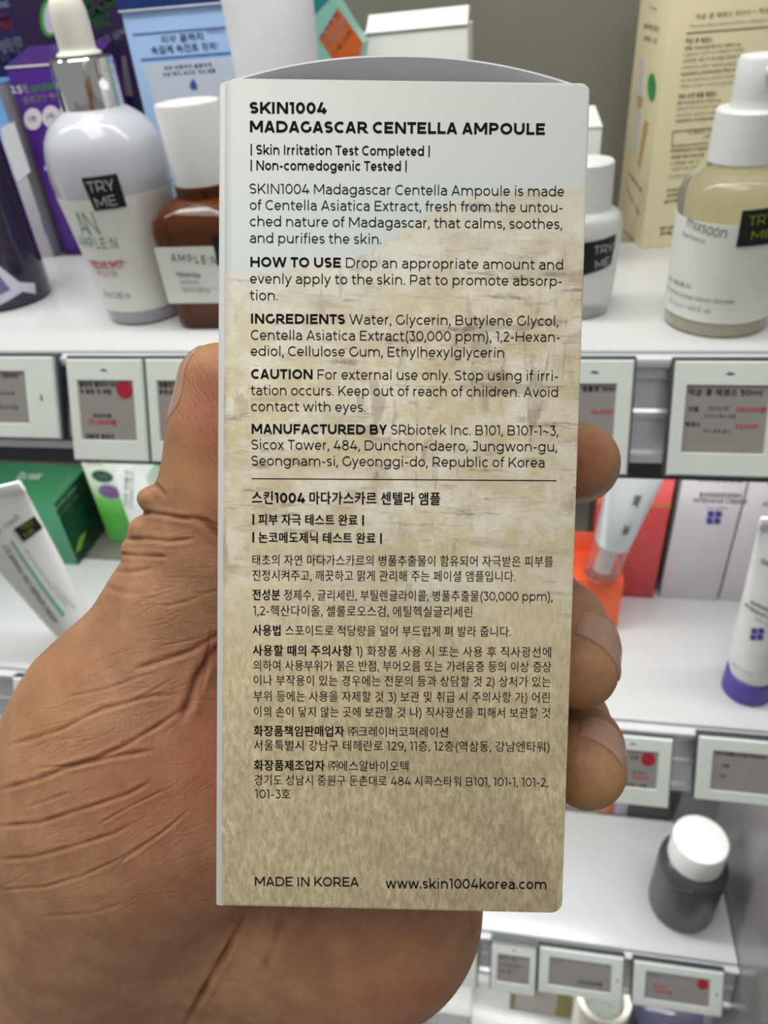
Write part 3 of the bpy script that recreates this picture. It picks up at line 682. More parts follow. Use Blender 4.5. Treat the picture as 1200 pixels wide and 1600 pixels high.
# pale blue carton with navy sleeve
y = .452
h = H(188, 20, y, Z1); x0 = X(190, 24, y)
BLUECARD = ramp_mat('pale_blue_card', [(0, rgb(150, 186, 232)), (.5, rgb(168, 198, 236)), (1, rgb(160, 190, 232))], 'Z', 0, .15, .4, .03)
t = carton('pale_blue_carton', 'pale blue carton with blue Korean writing and a navy top, behind the amber bottle', x0, x0 + .066, y, Z1, h, .035, BLUECARD)
NAVY = mat('navy_sleeve_card', rgb(36, 62, 130), .35)
box('top_sleeve', NAVY, t, -.0008, .0668, -.0012, .036, h + .0006, h + .034, .0004)
box('sleeve_edge', WHITECARD, t, -.0009, .0669, -.0013, .0001, h + .0002, h + .0009, .0001, 1)
fp = front_of(t)
patch('white_panel', fp, ((222, 101), (372, 90), (372, 300), (288, 306)), mat('pale_panel', rgb(206, 216, 230), .45), off=.0002)
for q in (((207, 53), (372, 39.5), (372, 41), (207, 54.5)), ((220, 92), (372, 80), (372, 82), (220, 94))): patch('rule_line', fp, q, INKBLUE, n=2)
text_on('front_text', fp, [('피부 **끝까지**', (252, 67), (320, 61), 14), ('**속길게 속건조** 정복!', (237, 84), (342, 76), 14), ('피부 안쪽까지 촘촘하게', (257, 110), (332, 104), 8, {'start_bold': True}), ('수분 케어, 속건조 개선 앰플', (255, 120), (338, 113), 8, {'start_bold': True}), ('히알루론산', (322, 52), (352, 50), 6)], INKBLUE)
dv = [np.array(fp.back(*q)) for q in ((302, 122), (307, 130), (309, 136), (304, 140), (298, 138), (297, 131))]
link_mesh('drop_print', [fp.to(*q, .0005) for q in dv], [list(range(6))], INKBLUE, t)

# tubes -----------------------------------------------------------------
class TubeSkin:
    def __init__(self, root, secs): self.root = root; self.z = [s[2] for s in secs]; self.a = [s[0] for s in secs]; self.b = [s[1] for s in secs]
    def to(self, s, t, off):
        a = float(np.interp(t, self.z, self.a)); b = float(np.interp(t, self.z, self.b))
        k = min(.98, abs(s) / a); return np.array([s, -b * math.sqrt(1 - k * k) - off, t])
    def back(self, px, py):
        M = np.array(self.root.matrix_basis); Rm, T = M[:3, :3], M[:3, 3]
        o = Rm.T @ (EYE - T); d = Rm.T @ ray(px, py); yy = -.006; p = None
        for _ in range(8):
            p = o + d * ((yy - o[1]) / d[1]); yy = float(self.to(p[0], p[2], 0)[1])
        return float(p[0]), float(p[2])
def tube(name, label, base, cap_r, cap_h, r0, half, total, m, capm, rot=(0, 0, 0), cap_name='screw_cap'):
    t = thing(name, label, 'tube', base, 0); t.rotation_euler = rot
    lathe(cap_name, [(0, 0), (cap_r - .0008, 0), (cap_r, .0008), (cap_r * .985, cap_h - .0006), (cap_r - .001, cap_h), (0, cap_h)], capm, t)
    secs = []
    n = 14
    for k in range(n + 1):
        f = k / n; zz = cap_h + .0002 + (total - cap_h) * f
        a = r0 + (half - r0) * f ** .85; b = r0 * (1 - f ** 1.7) + .0010
        if k == 0: a, b = r0 * .9, r0 * .9
        secs.append((a, b, zz))
    loops = [[(a * math.cos(2 * math.pi * k / 48), b * math.sin(2 * math.pi * k / 48), zz) for k in range(48)] for a, b, zz in secs]
    loft('body', loops, m, t, ang=50)
    box('crimp', m, t, -half, half, -.0011, .0011, total - .001, total + .007, .0004)
    bpy.context.view_layer.update()
    return t, TubeSkin(t, secs)
GLOSSW = mat('glossy_white_plastic', (.80, .80, .78), .25)
b = at_y(430, 95, .405); b[2] = Z1
tube('white_tube', 'tall plain white tube standing on its cap behind the held carton', b + np.array([0, 0, 0]), .0165, .02, .0165, .0235, .170, mat('satin_white_plastic', rgb(226, 227, 232), .4), WHITE)

# teal and orange pouch
y = .47
t = thing('teal_pouch', 'teal and orange pouch with slanted shoulder, between white tube and white carton', 'pouch', (0, y, Z1))
out = [at_y(*q, y) for q in ((440, -60), (490, -60), (525, 0), (567, 67), (563, 95))]
out = [(p[0], p[2] - Z1) for p in out]; out += [(out[-1][0], 0.0), (out[0][0], 0.0)]
loft('body', [[(a, 0, c) for a, c in out], [(a + .001, .012, c) for a, c in out]], mat('teal_foil', rgb(140, 190, 180), .35), t)
fp = Plane(t, (0, 0, 0), (1, 0, 0), (0, 0, 1))
patch('teal_band', fp, ((450, -20), (505, -36), (520, -8), (482, 32)), mat('deep_teal_print', rgb(40, 128, 132), .4), n=2)
patch('orange_panel', fp, ((528, 12), (566, 66), (553, 140), (498, 60)), mat('orange_print', rgb(205, 98, 38), .4), n=2)
text_on('panel_text', fp, [('촉촉진정', (505, 64), (532, 20), 12, {'start_bold': True}), ('수분크림', (514, 76), (544, 33), 12, {'start_bold': True}), ('기획세트', (522, 90), (552, 48), 10)], INKWHITE, off=.0006)
# plain white carton with lifted lid
y = .492
x0, x1 = X(563, 80, y), X(731, 80, y); h = H(640, 49, y, Z1)
t = carton('white_carton', 'blank white carton with lifted lid, centre back behind the held carton', x0, x1, y, Z1, h, .045, mat('cream_white_card', rgb(228, 229, 222), .5))
hh = H(650, 14, y + .01, Z1); dx = .004
loft('lifted_lid', [[(dx, -.001, h + .0006), (x1 - x0, -.001, h + .0014), (x1 - x0, .008, hh), (dx + .001, .008, hh - .001)], [(dx, .006, h + .0006), (x1 - x0, .006, h + .0014), (x1 - x0, .03, hh - .001), (dx + .001, .03, hh - .002)]], mat('cream_white_card', (0, 0, 0)), t)
# white carton peeking right of the held carton
y = .46
x1 = X(939, 225, y); h = H(940, 199, y, Z1)
t = carton('white_carton', 'white carton whose corner shows above the frosted bottle', x1 - .05, x1, y, Z1, h, .03, mat('cream_white_card', (0, 0, 0)))
hh = H(927, 168, y + .012, Z1)
loft('lifted_lid', [[(0, 0, h + .0006), (.05, 0, h + .0006), (.0465, .012, hh), (0, .012, hh)], [(0, .004, h + .0006), (.05, .004, h + .0006), (.0465, .02, hh), (0, .02, hh)]], mat('cream_white_card', (0, 0, 0)), t)

# beige carton
p = at_z(1001, 388, Z1)
BEIGE = mat('beige_card', rgb(232, 221, 182), .45, var=.015)
t = carton('beige_carton', 'tall beige carton covered in small brown writing behind the pump bottle', p[0], p[0] + .078, p[1], Z1, .165, .062, BEIGE, yaw=math.radians(9))
fp = front_of(t)
L = [('믹순 콩 에센스 50ml + 믹순 콩', (1086, 30), (1214, 18), 10), ('Mixsoon Bean Essence 50ml + Mixsoon Bean', (1077, 43), (1214, 32), 6),
     ('믹순 콩 에센스', (1070, 67), (1113, 65), 9, {'start_bold': True}), ('[용량, Volume] 50 ml / 1.69 fl. oz.'.replace('[', '(').replace(']', ')'), (1069, 78), (1158, 71), 7, {'start_bold': True}),
     ('[Capacity] 1.69 fl oz Made in Korea'.replace('[', '').replace(']', ''), (1067, 88), (1162, 79), 7), ('사용방법, 세안 후 피부결을 정돈한 후', (1066, 98), (1157, 90), 7), ('Directions, after cleansing apply it', (1065, 108), (1156, 100), 7),
     ('Ingredients, Lactobacillus, Pear juice', (1063, 118), (1154, 110), 7, {'start_bold': True}), ('fermented bean extract, barley', (1063, 128), (1150, 120), 6), ('Made, cosmetic, Aqua and glycerin', (1062, 137), (1148, 130), 6),
     ('믹순 순한 병풀 에센스', (1059, 154), (1120, 149), 9, {'start_bold': True}), ('용량, Volume 10 ml / 0.33 fl. oz.', (1058, 163), (1126, 158), 6, {'start_bold': True}), ('Capacity 1.69 fl oz, Made in Korea', (1056, 172), (1125, 167), 6), ('Direction, apply it evenly', (1056, 182), (1124, 177), 6), ('Ingredients, Centella asiatica', (1055, 191), (1122, 186), 6, {'start_bold': True}),
     ('이 제품은 식물성', (1074, 210), (1122, 205), 6), ('소비자 상담', (1098, 216), (1120, 213), 6),
     ('화장품제조업자 및 책임판매업자', (1047, 238), (1116, 233), 6, {'start_bold': True}), ('사용할 때의 주의사항', (1047, 248), (1100, 244), 6, {'start_bold': True}), ('1) 화장품 사용 시', (1047, 258), (1092, 254), 6), ('상처가 있는 부위', (1050, 267), (1090, 263), 6), ('가) 어린이의 손', (1043, 279), (1080, 276), 6),
     ('직사광선을 피해', (1041, 300), (1074, 297), 6, {'start_bold': True}), ('보관할 것', (1041, 308), (1070, 305), 6, {'start_bold': True}), ('분리배출', (1037, 318), (1066, 314), 6, {'start_bold': True}), ('종이 상자 캡', (1031, 360), (1060, 357), 7, {'start_bold': True}), ('분리 배출 용기', (1031, 368), (1060, 365), 7, {'start_bold': True})]
text_on('front_text', fp, L, INKBROWN, off=.0003)
for q in (((1072, 51), (1214, 40), (1214, 41.3), (1072, 52.4)), ((1051, 205), (1130, 198), (1130, 199), (1051, 206)), ((1049, 228), (1122, 221), (1122, 222), (1049, 229)), ((1051, 205), (1052, 205), (1050, 229), (1049, 229))): patch('rule_line', fp, q, INKBROWN, n=2)
lf = left_of(t)
text_on('side_text', lf, [('피부에 좋은', (1006, 44), (1031, 50), 10), ('에센스 콩', (1006, 62), (1027, 68), 9), ('mixsoon', (1015, 12), (1027, 17), 7)], INKBROWN, off=.0003)
disc_on('green_oval', lf, (1019, 136), 6.5, 22, mat('round_green_print', rgb(60, 150, 90), .45))
patch('tube_print', lf, ((1001, 90), (1009, 92), (1003, 155), (993, 152)), mat('pale_bottle_print', rgb(208, 202, 200), .45), n=2)
patch('tube_print', lf, ((998, 150), (1005, 152), (1003, 168), (995, 167)), mat('tan_print', rgb(196, 160, 104), .45), n=2)
patch('tube_print', lf, ((995, 170), (1004, 171), (996, 236), (991, 236)), mat('pale_bottle_print', (0, 0, 0)), n=2)
patch('bean_print', lf, ((1008, 186), (1014, 192), (1000, 265), (997, 255)), mat('tan_print', (0, 0, 0)), n=2)
text_on('side_text', lf, [('사용방법', (982, 272), (1003, 302), 8), ('콩 에센스 성분', (979, 296), (999, 338), 7)], INKBROWN, off=.0003)

# ------------------------------------------------------------------ things on the middle shelf
p = at_z(123, 883, Z2)
hG = .0690
GREENC = mat('green_card', rgb(66, 140, 98), .4)
DARKG = mat('dark_forest_print', rgb(18, 62, 40), .35, var=.5, scale=40)
wd = .10
t = carton('green_carton', 'green carton with dark printed side on the middle shelf, behind the white cream tube', p[0] - wd, p[0], p[1], Z2, hG, .062, mat('light_green_card', rgb(76, 146, 108), .4), DARKG, GREENC)
tp = Plane(t, (0, 0, hG + .0006), (1, 0, 0), (0, 1, 0))
text_on('lid_text', tp, [('Dr.root', (24, 749), (61, 749), 13, {'start_bold': True})], INKWHITE)
rp = right_of(t, wd)
text_on('side_text', rp, [('CICA REPAIR', (79, 793), (112, 744), 9, {'start_bold': True}), ('REPAIR CREAM', (85, 800), (120, 762), 8, {'start_bold': True}), ('시카마누 크림', (93, 812), (122, 775), 9, {'start_bold': True})], mat('pale_green_ink', rgb(130, 165, 140), .5, var=0))
patch('leaf_print', rp, ((124, 840), (134, 830), (126, 858), (118, 864)), mat('leaf_green_print', rgb(110, 170, 60), .5), n=2)
y = .497
x0 = X(150, 786, y)
WG = ramp_mat('white_green_print', [(0, rgb(120, 205, 120)), (.30, rgb(90, 190, 70)), (.45, rgb(120, 205, 95)), (.62, rgb(222, 236, 214)), (1, rgb(230, 236, 226))], 'Z', 0, .115, .4, .06)
t = carton('white_green_carton', 'white carton fading to bright green with dark green and purple ovals', x0, x0 + .05, y, Z2, .115, .045, WG)
fp = front_of(t)
disc_on('oval_print', fp, (160, 744), 17, 9, mat('forest_oval', rgb(50, 92, 76), .4), label='dark green oval print', rot=.2)
disc_on('oval_print', fp, (171, 768), 17, 10, mat('violet_oval', rgb(130, 96, 160), .4), label='purple oval print', rot=.3, off=.0006)
text_on('oval_text', fp, [('시카', (152, 746), (170, 749), 7, {'start_bold': True}), ('진정', (164, 770), (180, 774), 7, {'start_bold': True})], INKWHITE, off=.0009)
text_on('front_text', fp, [('Dr. CICA', (136, 727), (160, 728), 7, {'start_bold': True})], mat('pink_ink', rgb(220, 130, 120), .5, var=0))
y = .475
x0 = X(189, 780, y)
WT = ramp_mat('white_dark_green_print', [(0, rgb(40, 90, 66)), (.30, rgb(60, 110, 80)), (.315, rgb(222, 226, 222)), (1, rgb(226, 228, 226))], 'Z', 0, .10, .4, 0)
t = carton('slim_white_carton', 'slim white carton with vertical writing and dark green foot beside the thumb knuckle', x0, x0 + .030, y, Z2, .092, .03, WT)
text_on('front_text', front_of(t), [('시카 리페어', (200, 792), (203, 735), 8), ('CICAMANU CREAM', (207, 796), (210, 735), 6)], INKGREY)
y = .50
t = carton('leaf_green_carton', 'leaf-green carton edge showing above the thumb knuckle', X(232, 740, y), X(232, 740, y) + .04, y, Z2, .11, .03, mat('leaf_card', rgb(90, 175, 75), .4))

b = at_z(140, 1012, Z2)
t, sk = tube('cream_tube', 'white cream tube with green stripe and tester sticker, standing on its cap by the thumb', b, .0125, .018, .0135, .0325, .150, GLOSSW, WHITE, (0, math.radians(-11), math.radians(8)))
text_on('body_text', sk, [('CICAMANU INCI REPAIR CREAM', (3, 853), (84, 973), 12, {'start_bold': True})], mat('charcoal_ink', (0, 0, 0)))
text_on('body_text', sk, [('Dr. root', (-6, 840), (33, 808), 11)], INKGREY)
text_on('body_text', sk, [('Reduces the look of redness', (39, 858), (104, 948), 4)], INKGREY)
text_on('body_text', sk, [('cica complex 100', (85, 915), (115, 952), 4)], INKGREY)
patch('green_stripe', sk, ((16, 845), (20, 843), (102, 959), (98, 964)), mat('mint_stripe', rgb(120, 185, 150), .45), n=6)
patch('sticker', sk, ((22, 826), (54, 806), (67, 824), (37, 846)), STICKER, off=.0006, label='black tester sticker')
text_on('sticker_text', sk, [('TRY', (36, 829), (56, 817), 10), ('ME', (41, 839), (58, 828), 9)], INKYELLOW, off=.0009)

# orange display stand with silver tube standing in it
p = at_z(963, 986, Z2); y = p[1]; wd = .07
ORANGE = ramp_mat('orange_card', [(0, rgb(242, 110, 50)), (.6, rgb(240, 96, 58)), (1, rgb(236, 120, 100))], 'Z', 0, .09, .4, .03)
h1 = H(955, 908, y, Z2); h2 = H(966, 835, y + .034, Z2)
t = thing('orange_stand', 'orange card stand on the middle shelf, right of the held carton', 'display stand', (p[0] - wd, y, Z2))
box('tray', ORANGE, t, 0, wd, 0, .034, 0, h1, .0006); box('back_card', ORANGE, t, 0, wd, .034, .0355, 0, h2, .0003)
q = at_plane(938, 897, (0, 0, Z2 + h1 + .0002), (0, 0, 1))
t = thing('silver_tube', 'silver tube with clear rounded cap leaning in the orange stand', 'tube', q); t.rotation_euler = (math.radians(2), math.radians(9), 0)
CLEARP = mat('clear_cap_plastic', (.95, .93, .92), .05, trans=.95, ior=1.25)
lathe('clear_cap', [(0, 0), (.009, 0), (.0122, .0015), (.0130, .005), (.0130, .033), (.0122, .033), (.0121, .006), (.0085, .0025), (0, .002)], CLEARP, t)
lathe('neck', [(0, .006), (.0065, .006), (.0065, .034), (0, .034)], mat('pale_plastic', rgb(230, 220, 215), .4), t)
SILV = mat('silver_foil', rgb(214, 218, 220), .25, .45, var=.08, scale=30)
secs = [(.0128 + .006 * f, .0128 * (1 - f ** 1.6) + .001, .0335 + .07 * f) for f in [k / 8 for k in range(9)]]
loft('body', [[(a * math.cos(2 * math.pi * k / 40), bb * math.sin(2 * math.pi * k / 40), zz) for k in range(40)] for a, bb, zz in secs], SILV, t, ang=50)
sk = TubeSkin(t, [(a, bb, zz) for a, bb, zz in secs])
V = [sk.to(s, zz, .0003) for s, zz in ((.0005, .05), (.0045, .05), (.006, .08), (.0015, .08))]
link_mesh('print_bar', V, [(0, 1, 2, 3)], INKGREY, t)
# red carton
p = at_z(1020, 935, Z2); wd = .052
RED = ramp_mat('red_card', [(0, rgb(196, 58, 60)), (.5, rgb(214, 76, 78)), (.776, rgb(220, 80, 82)), (.78, rgb(238, 100, 98)), (1, rgb(240, 104, 100))], 'Z', 0, .117, .35, .0)
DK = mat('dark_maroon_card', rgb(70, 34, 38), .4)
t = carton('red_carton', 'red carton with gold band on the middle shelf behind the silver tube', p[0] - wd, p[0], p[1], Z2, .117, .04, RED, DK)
box('gold_band', mat('gold_foil', rgb(210, 150, 84), .35, .5), t, -.0002, wd + .0002, -.0003, .0002, .0895, .0918, 0)
fp = front_of(t)
text_on('front_text', fp, [('INTENSE CARE', (984, 830), (1026, 832), 7), ('red lacto collagen', (976, 856), (1016, 860), 6), ('cream', (990, 865), (1012, 867), 6), ('serum', (976, 886), (1005, 890), 6), ('50 ml', (976, 898), (1000, 902), 6)], mat('salmon_ink', rgb(226, 120, 110), .5, var=0))
# white cartons with the blue emblem
GREYW = mat('pearl_card', rgb(214, 210, 216), .4)
def emblem(surf, c, s, off=.0005):
    for dx in (-1, 1):
        for dy in (-1, 1):
            x, yy = c[0] + dx * s * .55 - dy * s * .1, c[1] + dy * s * .5
            patch('emblem', surf, ((x - s * .5, yy - s * .45), (x + s * .4, yy - s * .4), (x + s * .45, yy + s * .4), (x - s * .45, yy + s * .45)), INKPURPLE, off=off, n=1, thick=False)['label'] = 'blue emblem quarter'
for k, (bl, br, lab) in enumerate((((1030, 934), (1119, 937), 'pearl white carton with blue emblem, standing right next to the red carton'), ((1123, 938), (1214, 943), 'pearl white carton behind the purple-capped tube'))):
    p, q = at_z(*bl, Z2), at_z(*br, Z2)
    t = carton('pearl_carton', lab, p[0], q[0], p[1], Z2, .122, .035, GREYW, group='pearl white cartons on the middle shelf')
    fp = front_of(t); dx = k * 108; dy = k * 6
    text_on('front_text', fp, [('SKIN & LAB'.replace('&', 'and'), (1090 + dx, 752 + dy), (1160 + dx, 754 + dy), 11, {'start_bold': True}), ('BARRIERDERM', (1092 + dx, 776 + dy), (1158 + dx, 778 + dy), 10, {'start_bold': True}), ('INTENSIVE CREAM', (1082 + dx, 785 + dy), (1166 + dx, 787 + dy), 10, {'start_bold': True}), ('Face cream', (1103 + dx, 795 + dy), (1136 + dx, 796 + dy), 6)], INKGREY)
    if k == 0: emblem(fp, (1116, 808), 11)
b = at_z(1166, 1076, Z2)
t, sk = tube('purple_capped_tube', 'white tube standing on its purple cap at the right of the middle shelf', b, .0162, .0185, .0160, .0215, .140, GLOSSW, mat('purple_cap_plastic', rgb(84, 70, 160), .4))
text_on('body_text', sk, [('BARRIERDERM', (1171, 941), (1214, 960), 8, {'start_bold': True}), ('INTENSIVE CREAM', (1161, 943), (1214, 972), 8, {'start_bold': True}), ('Face cream', (1178, 966), (1206, 980), 6)], INKGREY)
text_on('volume_text', sk, [('80 ml / 2.7 oz', (1143, 1033), (1175, 1056), 5)], INKGREY)
text_on('brand_text', sk, [('SKIN', (1186, 878), (1212, 890), 11, {'start_bold': True})], INKGREY)
emblem(sk, (1183, 990), 10)

# ------------------------------------------------------------------ things on the lower shelf
b = at_z(1062, 1412, Z3)
SMOKE = mat('smoked_glass', rgb(70, 66, 70), .28, coat=.0, var=.06, scale=25)
t = thing('grey_bottle', 'smoky grey round bottle with white screw cap alone on the lower shelf', 'bottle', b)
side = [(.0290, .004), (.0298, .009), (.0300, .060), (.0300, .072), (.0296, .077), (.0270, .082), (.0235, .085)]
lathe('glass_body', [(0, 0), (.026, 0), (.0282, .0012)] + side + [(.022, .0862), (0, .0862)], SMOKE, t)
lathe('screw_cap', [(0, .0858), (.0228, .0858), (.0236, .0866), (.0234, .1130), (.0226, .1148), (.0205, .1154), (0, .1154)], WHITE, t)
surf = Round(t, side)
text_on('label_text', surf, [('collagen toner', (1056, 1388), (1082, 1396), 8), ('_____', (1054, 1396), (1080, 1405), 8)], mat('mist_ink', rgb(150, 140, 140), .5, var=0))
patch('sticker', surf, ((1092, 1389), (1116, 1385), (1112, 1396), (1089, 1400)), STICKER, off=.0005, label='black tester sticker')
y = .4745
for a0, a1, hh, m, nm, lab in ((936, 950, .06, mat('tan_card', rgb(196, 150, 112), .5), 'tan_carton', 'small tan carton at the back of the lower shelf beside the little fingertip'), (951, 958, .075, mat('orange_print', (0, 0, 0)), 'orange_carton', 'narrow orange carton at the back of the lower shelf'), (960, 980, .08, mat('lilac_card', rgb(176, 168, 186), .5), 'lilac_carton', 'lilac striped carton at the back of the lower shelf'), (983, 1052, .05, mat('charcoal_card', rgb(66, 58, 60), .4), 'charcoal_carton', 'charcoal carton at the back of the lower shelf under the tag')):
    carton(nm, lab, X(a0, 1262, y), X(a1, 1268, y), y, Z3 - .0005, hh, .03, m)
ac = mat('clear_acrylic', (.92, .92, .94), .06, trans=.9, ior=1.2)
t = thing('acrylic_divider', 'clear acrylic divider behind the grey bottle on the lower shelf', 'divider', (X(1060, 1262, .47), .47, Z3))
box('panel', ac, t, 0, .050, 0, .002, .0002, .085, .0004); box('foot', ac, t, 0, .050, -.018, 0, .0002, .0022, .0004)
y = .40
t = carton('leafy_carton', 'pale carton with green leaf print low at the left edge of the photo', X(9, 1145, y) - .06, X(9, 1145, y), y, Z3, H(4, 1122, y, Z3), .05, mat('leaf_print_card', rgb(150, 172, 140), .5, var=.4, scale=120))

# ------------------------------------------------------------------ things on the bottom shelf
zt = .562
q = at_plane(944, 1556, (0, 0, zt), (0, 0, 1))
t = thing('open_jar', 'open white jar with thick rim under the wide price tags', 'jar', (q[0], q[1], Z4))
lathe('jar_body', [(0, 0), (.0265, 0), (.0280, .0015), (.0285, zt - Z4 - .002), (.0278, zt - Z4), (.0225, zt - Z4), (.0215, zt - Z4 - .002), (.0210, .012), (0, .010)], mat('warm_white_plastic', rgb(232, 228, 212), .35), t)
lathe('clear_insert', [(0, .0102), (.0195, .0102), (.0195, zt - Z4 - .012), (.0180, zt - Z4 - .010), (0, zt - Z4 - .014)], mat('greenish_clear_plastic', rgb(206, 216, 206), .1, trans=.7), t)
zt = .536
q = at_plane(1046, 1572, (0, 0, zt), (0, 0, 1))
t = thing('navy_jar', 'navy jar with clear domed lid at the bottom right', 'jar', (q[0], q[1], Z4))
lathe('jar_body', [(0, 0), (.034, 0), (.0355, .0015), (.0355, zt - Z4 - .018), (0, zt - Z4 - .018)], mat('navy_plastic', rgb(40, 44, 96), .3), t)
lathe('domed_lid', [(.0, zt - Z4 - .0178), (.0350, zt - Z4 - .0178), (.0352, zt - Z4 - .004)] + smooth_prof([(.0345, zt - Z4), (.028, zt - Z4 + .006), (.016, zt - Z4 + .010), (0, zt - Z4 + .0115)], 4), CLEARP, t)
y = float(at_z(845, 1583, Z4)[1])
t = carton('olive_patterned_carton', 'cream carton with olive pattern at both ends on the bottom shelf', X(797, 1560, y), X(893, 1560, y), y, Z4, H(840, 1535, y, Z4) + .02, .05, mat('cream_pink_card', rgb(216, 206, 196), .5))
fp = front_of(t)
OL = mat('olive_pattern', rgb(160, 150, 80), .5, var=.5, scale=300)
wd = X(893, 1560, y) - X(797, 1560, y); hh = H(840, 1535, y, Z4) + .02
for a, c in ((0, .006), (wd * .78, wd)): patch('pattern_print', fp, ((a, hh), (c, hh), (c, 0.001), (a, 0.001)), OL, n=2, px=False)
q = at_z(738, 1580, Z4)
t = thing('acrylic_riser', 'clear acrylic riser with bright edges beside the palm at the bottom', 'riser', (q[0] - .055, q[1], Z4))
am = mat('frosted_acrylic', (.93, .93, .92), .2, trans=.6, ior=1.2)
box('top_plate', am, t, 0, .055, -.02, .03, .036, .039, .001); box('side_plate', am, t, .052, .055, -.02, .03, .0002, .036, .001); box('side_plate', am, t, 0, .003, -.02, .03, .0002, .036, .001)

SKIN_A, SKIN_B, SKIN_SPECK = rgb(166, 122, 90), rgb(188, 143, 108), rgb(148, 98, 70)
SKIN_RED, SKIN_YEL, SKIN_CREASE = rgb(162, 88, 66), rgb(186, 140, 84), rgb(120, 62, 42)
def HAND_SHAPE():
    # thumb: tip, first joint, knuckle, ball of the thumb
    limb([(-30.2, -23.4, 139.5, 8.3), (-31.6, -13, 140.0, 8.9), (-33.2, -3, 141.5, 9.4), (-36.0, 8, 144, 10.4), (-41.2, 20, 147.5, 14.0), (-49, 38, 150, 20)], 4)
    blob((-51, 51, 149), (26.5, 27, 20), 9, ((.95, .25, 0), (-.25, .95, 0), (0, 0, 1)))
    blob((-50, 62, 148), (28, 25, 20), 10); limb([(-31.5, -25, 140, 6.6), (-32, -16, 140, 7.6)], 2)
    for (px, py, z, r) in ((242, 779, 141.5, 3.4), (231, 826, 143, 3.6), (220, 856, 144.5, 3.6)): blob(px3(px, py, z), (r, r * .75, r * 1.5), 1.6)
    # palm behind and below the carton, heel, wrist
    limb([(-14, 18, 198, 12), (-30, 70, 176, 17)], 10); limb([(-2, 22, 200, 12), (-22, 78, 176, 18)], 10); limb([(2, 40, 200, 12), (-10, 84, 174, 18)], 10); limb([(4, 56, 196, 12), (0, 84, 172, 17)], 10)
    blob((0, 86, 162), (21.5, 22, 19), 8)
    limb([(-60, 84, 163, 25), (-70, 112, 186, 26), (-84, 160, 220, 28), (-96, 235, 236, 33)], 12); limb([(-5, 94, 167, 19), (-20, 124, 186, 21), (-34, 160, 216, 24), (-52, 235, 234, 30)], 12); limb([(-30, 92, 170, 22), (-52, 160, 220, 27), (-74, 240, 238, 33)], 12)
    # fingers: knuckle, middle joint, end joint, tip
    limb([(-12, 6, 197, 10.5), (-2, -2, 196, 10), (33, -9, 187, 8.6), (40.2, -10.5, 165, 7.7), (39.6, -10.0, 150, 7.5), (37.8, -9.4, 143, 7.1)], 3.5)
    limb([(-4, 22, 199, 11), (4, 18, 199, 10.5), (37, 18, 187, 8.8), (41.0, 24.5, 165, 8.0), (39.8, 27.6, 152, 8.2), (37.8, 30.6, 143.6, 7.8)], 2.5)
    limb([(0, 42, 199, 11), (6, 40, 199, 10), (36, 41, 187, 8.6), (42.0, 46.5, 165, 7.8), (41.0, 48.6, 152, 8.0), (39.4, 50.0, 143.6, 7.8)], 2.5)
    limb([(2, 56, 195, 10), (8, 57, 194, 9), (28, 58, 188, 7.6), (33, 61, 183, 6.9), (32, 65, 177, 6.6)], 3.0)
CREASES = [
    ([(208, 801), (235, 801), (262, 806), (300, 812)], 3.2, .55, .6), ([(300, 810), (322, 816), (347, 842)], 5, .6, .45), ([(195, 843), (230, 842), (262, 846), (300, 842)], 3.2, .4, .4), ([(184, 866), (215, 868), (260, 870)], 3, .4, .3), ([(168, 892), (205, 893), (240, 888)], 3.5, .3, .25),
    ([(232, 752), (246, 760), (256, 774)], 3.5, .4, .3), ([(285, 806), (320, 813), (345, 822)], 2.5, .2, .35),
    ([(150, 912), (190, 925), (225, 928)], 5, .2, .15), ([(250, 950), (290, 940), (345, 920)], 3, .15, .25),
    # folds of the ball of the thumb
    ([(215, 1044), (260, 1030), (300, 1016), (335, 995), (350, 984)], 4, .5, .7), ([(348, 1003), (325, 1030), (308, 1060), (297, 1095), (286, 1118)], 6, 1.0, .9), ([(330, 985), (322, 1040), (314, 1080)], 3, .4, .6),
    ([(12, 1165), (90, 1142), (160, 1107), (240, 1087), (285, 1085)], 3.2, .28, .45), ([(80, 1204), (150, 1187), (200, 1162), (250, 1132), (290, 1105)], 3.2, .35, .7), ([(0, 1234), (60, 1217), (120, 1194), (190, 1180), (240, 1172)], 3.4, .38, .7), ([(60, 1200), (120, 1196), (180, 1170)], 2.5, .2, .4),
    ([(0, 1291), (60, 1286), (130, 1264), (200, 1241), (235, 1222)], 3.2, .34, .65), ([(0, 1343), (50, 1340), (110, 1324), (180, 1302), (205, 1288)], 3.2, .28, .5), ([(0, 1391), (70, 1386), (130, 1368), (190, 1341), (270, 1291)], 2.6, .2, .4), ([(150, 1290), (200, 1262), (262, 1232)], 2.2, .16, .35),
    ([(40, 1262), (110, 1238)], 2.5, .15, .25), ([(180, 1352), (240, 1312), (300, 1262)], 2.2, .15, .3), ([(60, 1432), (140, 1428), (190, 1412)], 3, .12, .2), ([(100, 1090), (170, 1075), (240, 1050)], 2.5, .12, .3), ([(130, 1120), (200, 1100), (270, 1062)], 2.2, .12, .3), ([(250, 1010), (300, 1000), (340, 985)], 2, .12, .3),
    # the fold between thumb ball and hollow of the palm, under the carton
    ([(385, 1432), (352, 1490), (320, 1545), (287, 1605)], 4.5, 1.0, .8), ([(440, 1430), (428, 1470), (412, 1520)], 6, .4, .4), ([(735, 1425), (740, 1460), (760, 1500)], 4, .3, .3),
    # nail folds
    ([(905, 958), (928, 964), (950, 985), (964, 1015), (972, 1060)], 3.5, .35, .25),
]
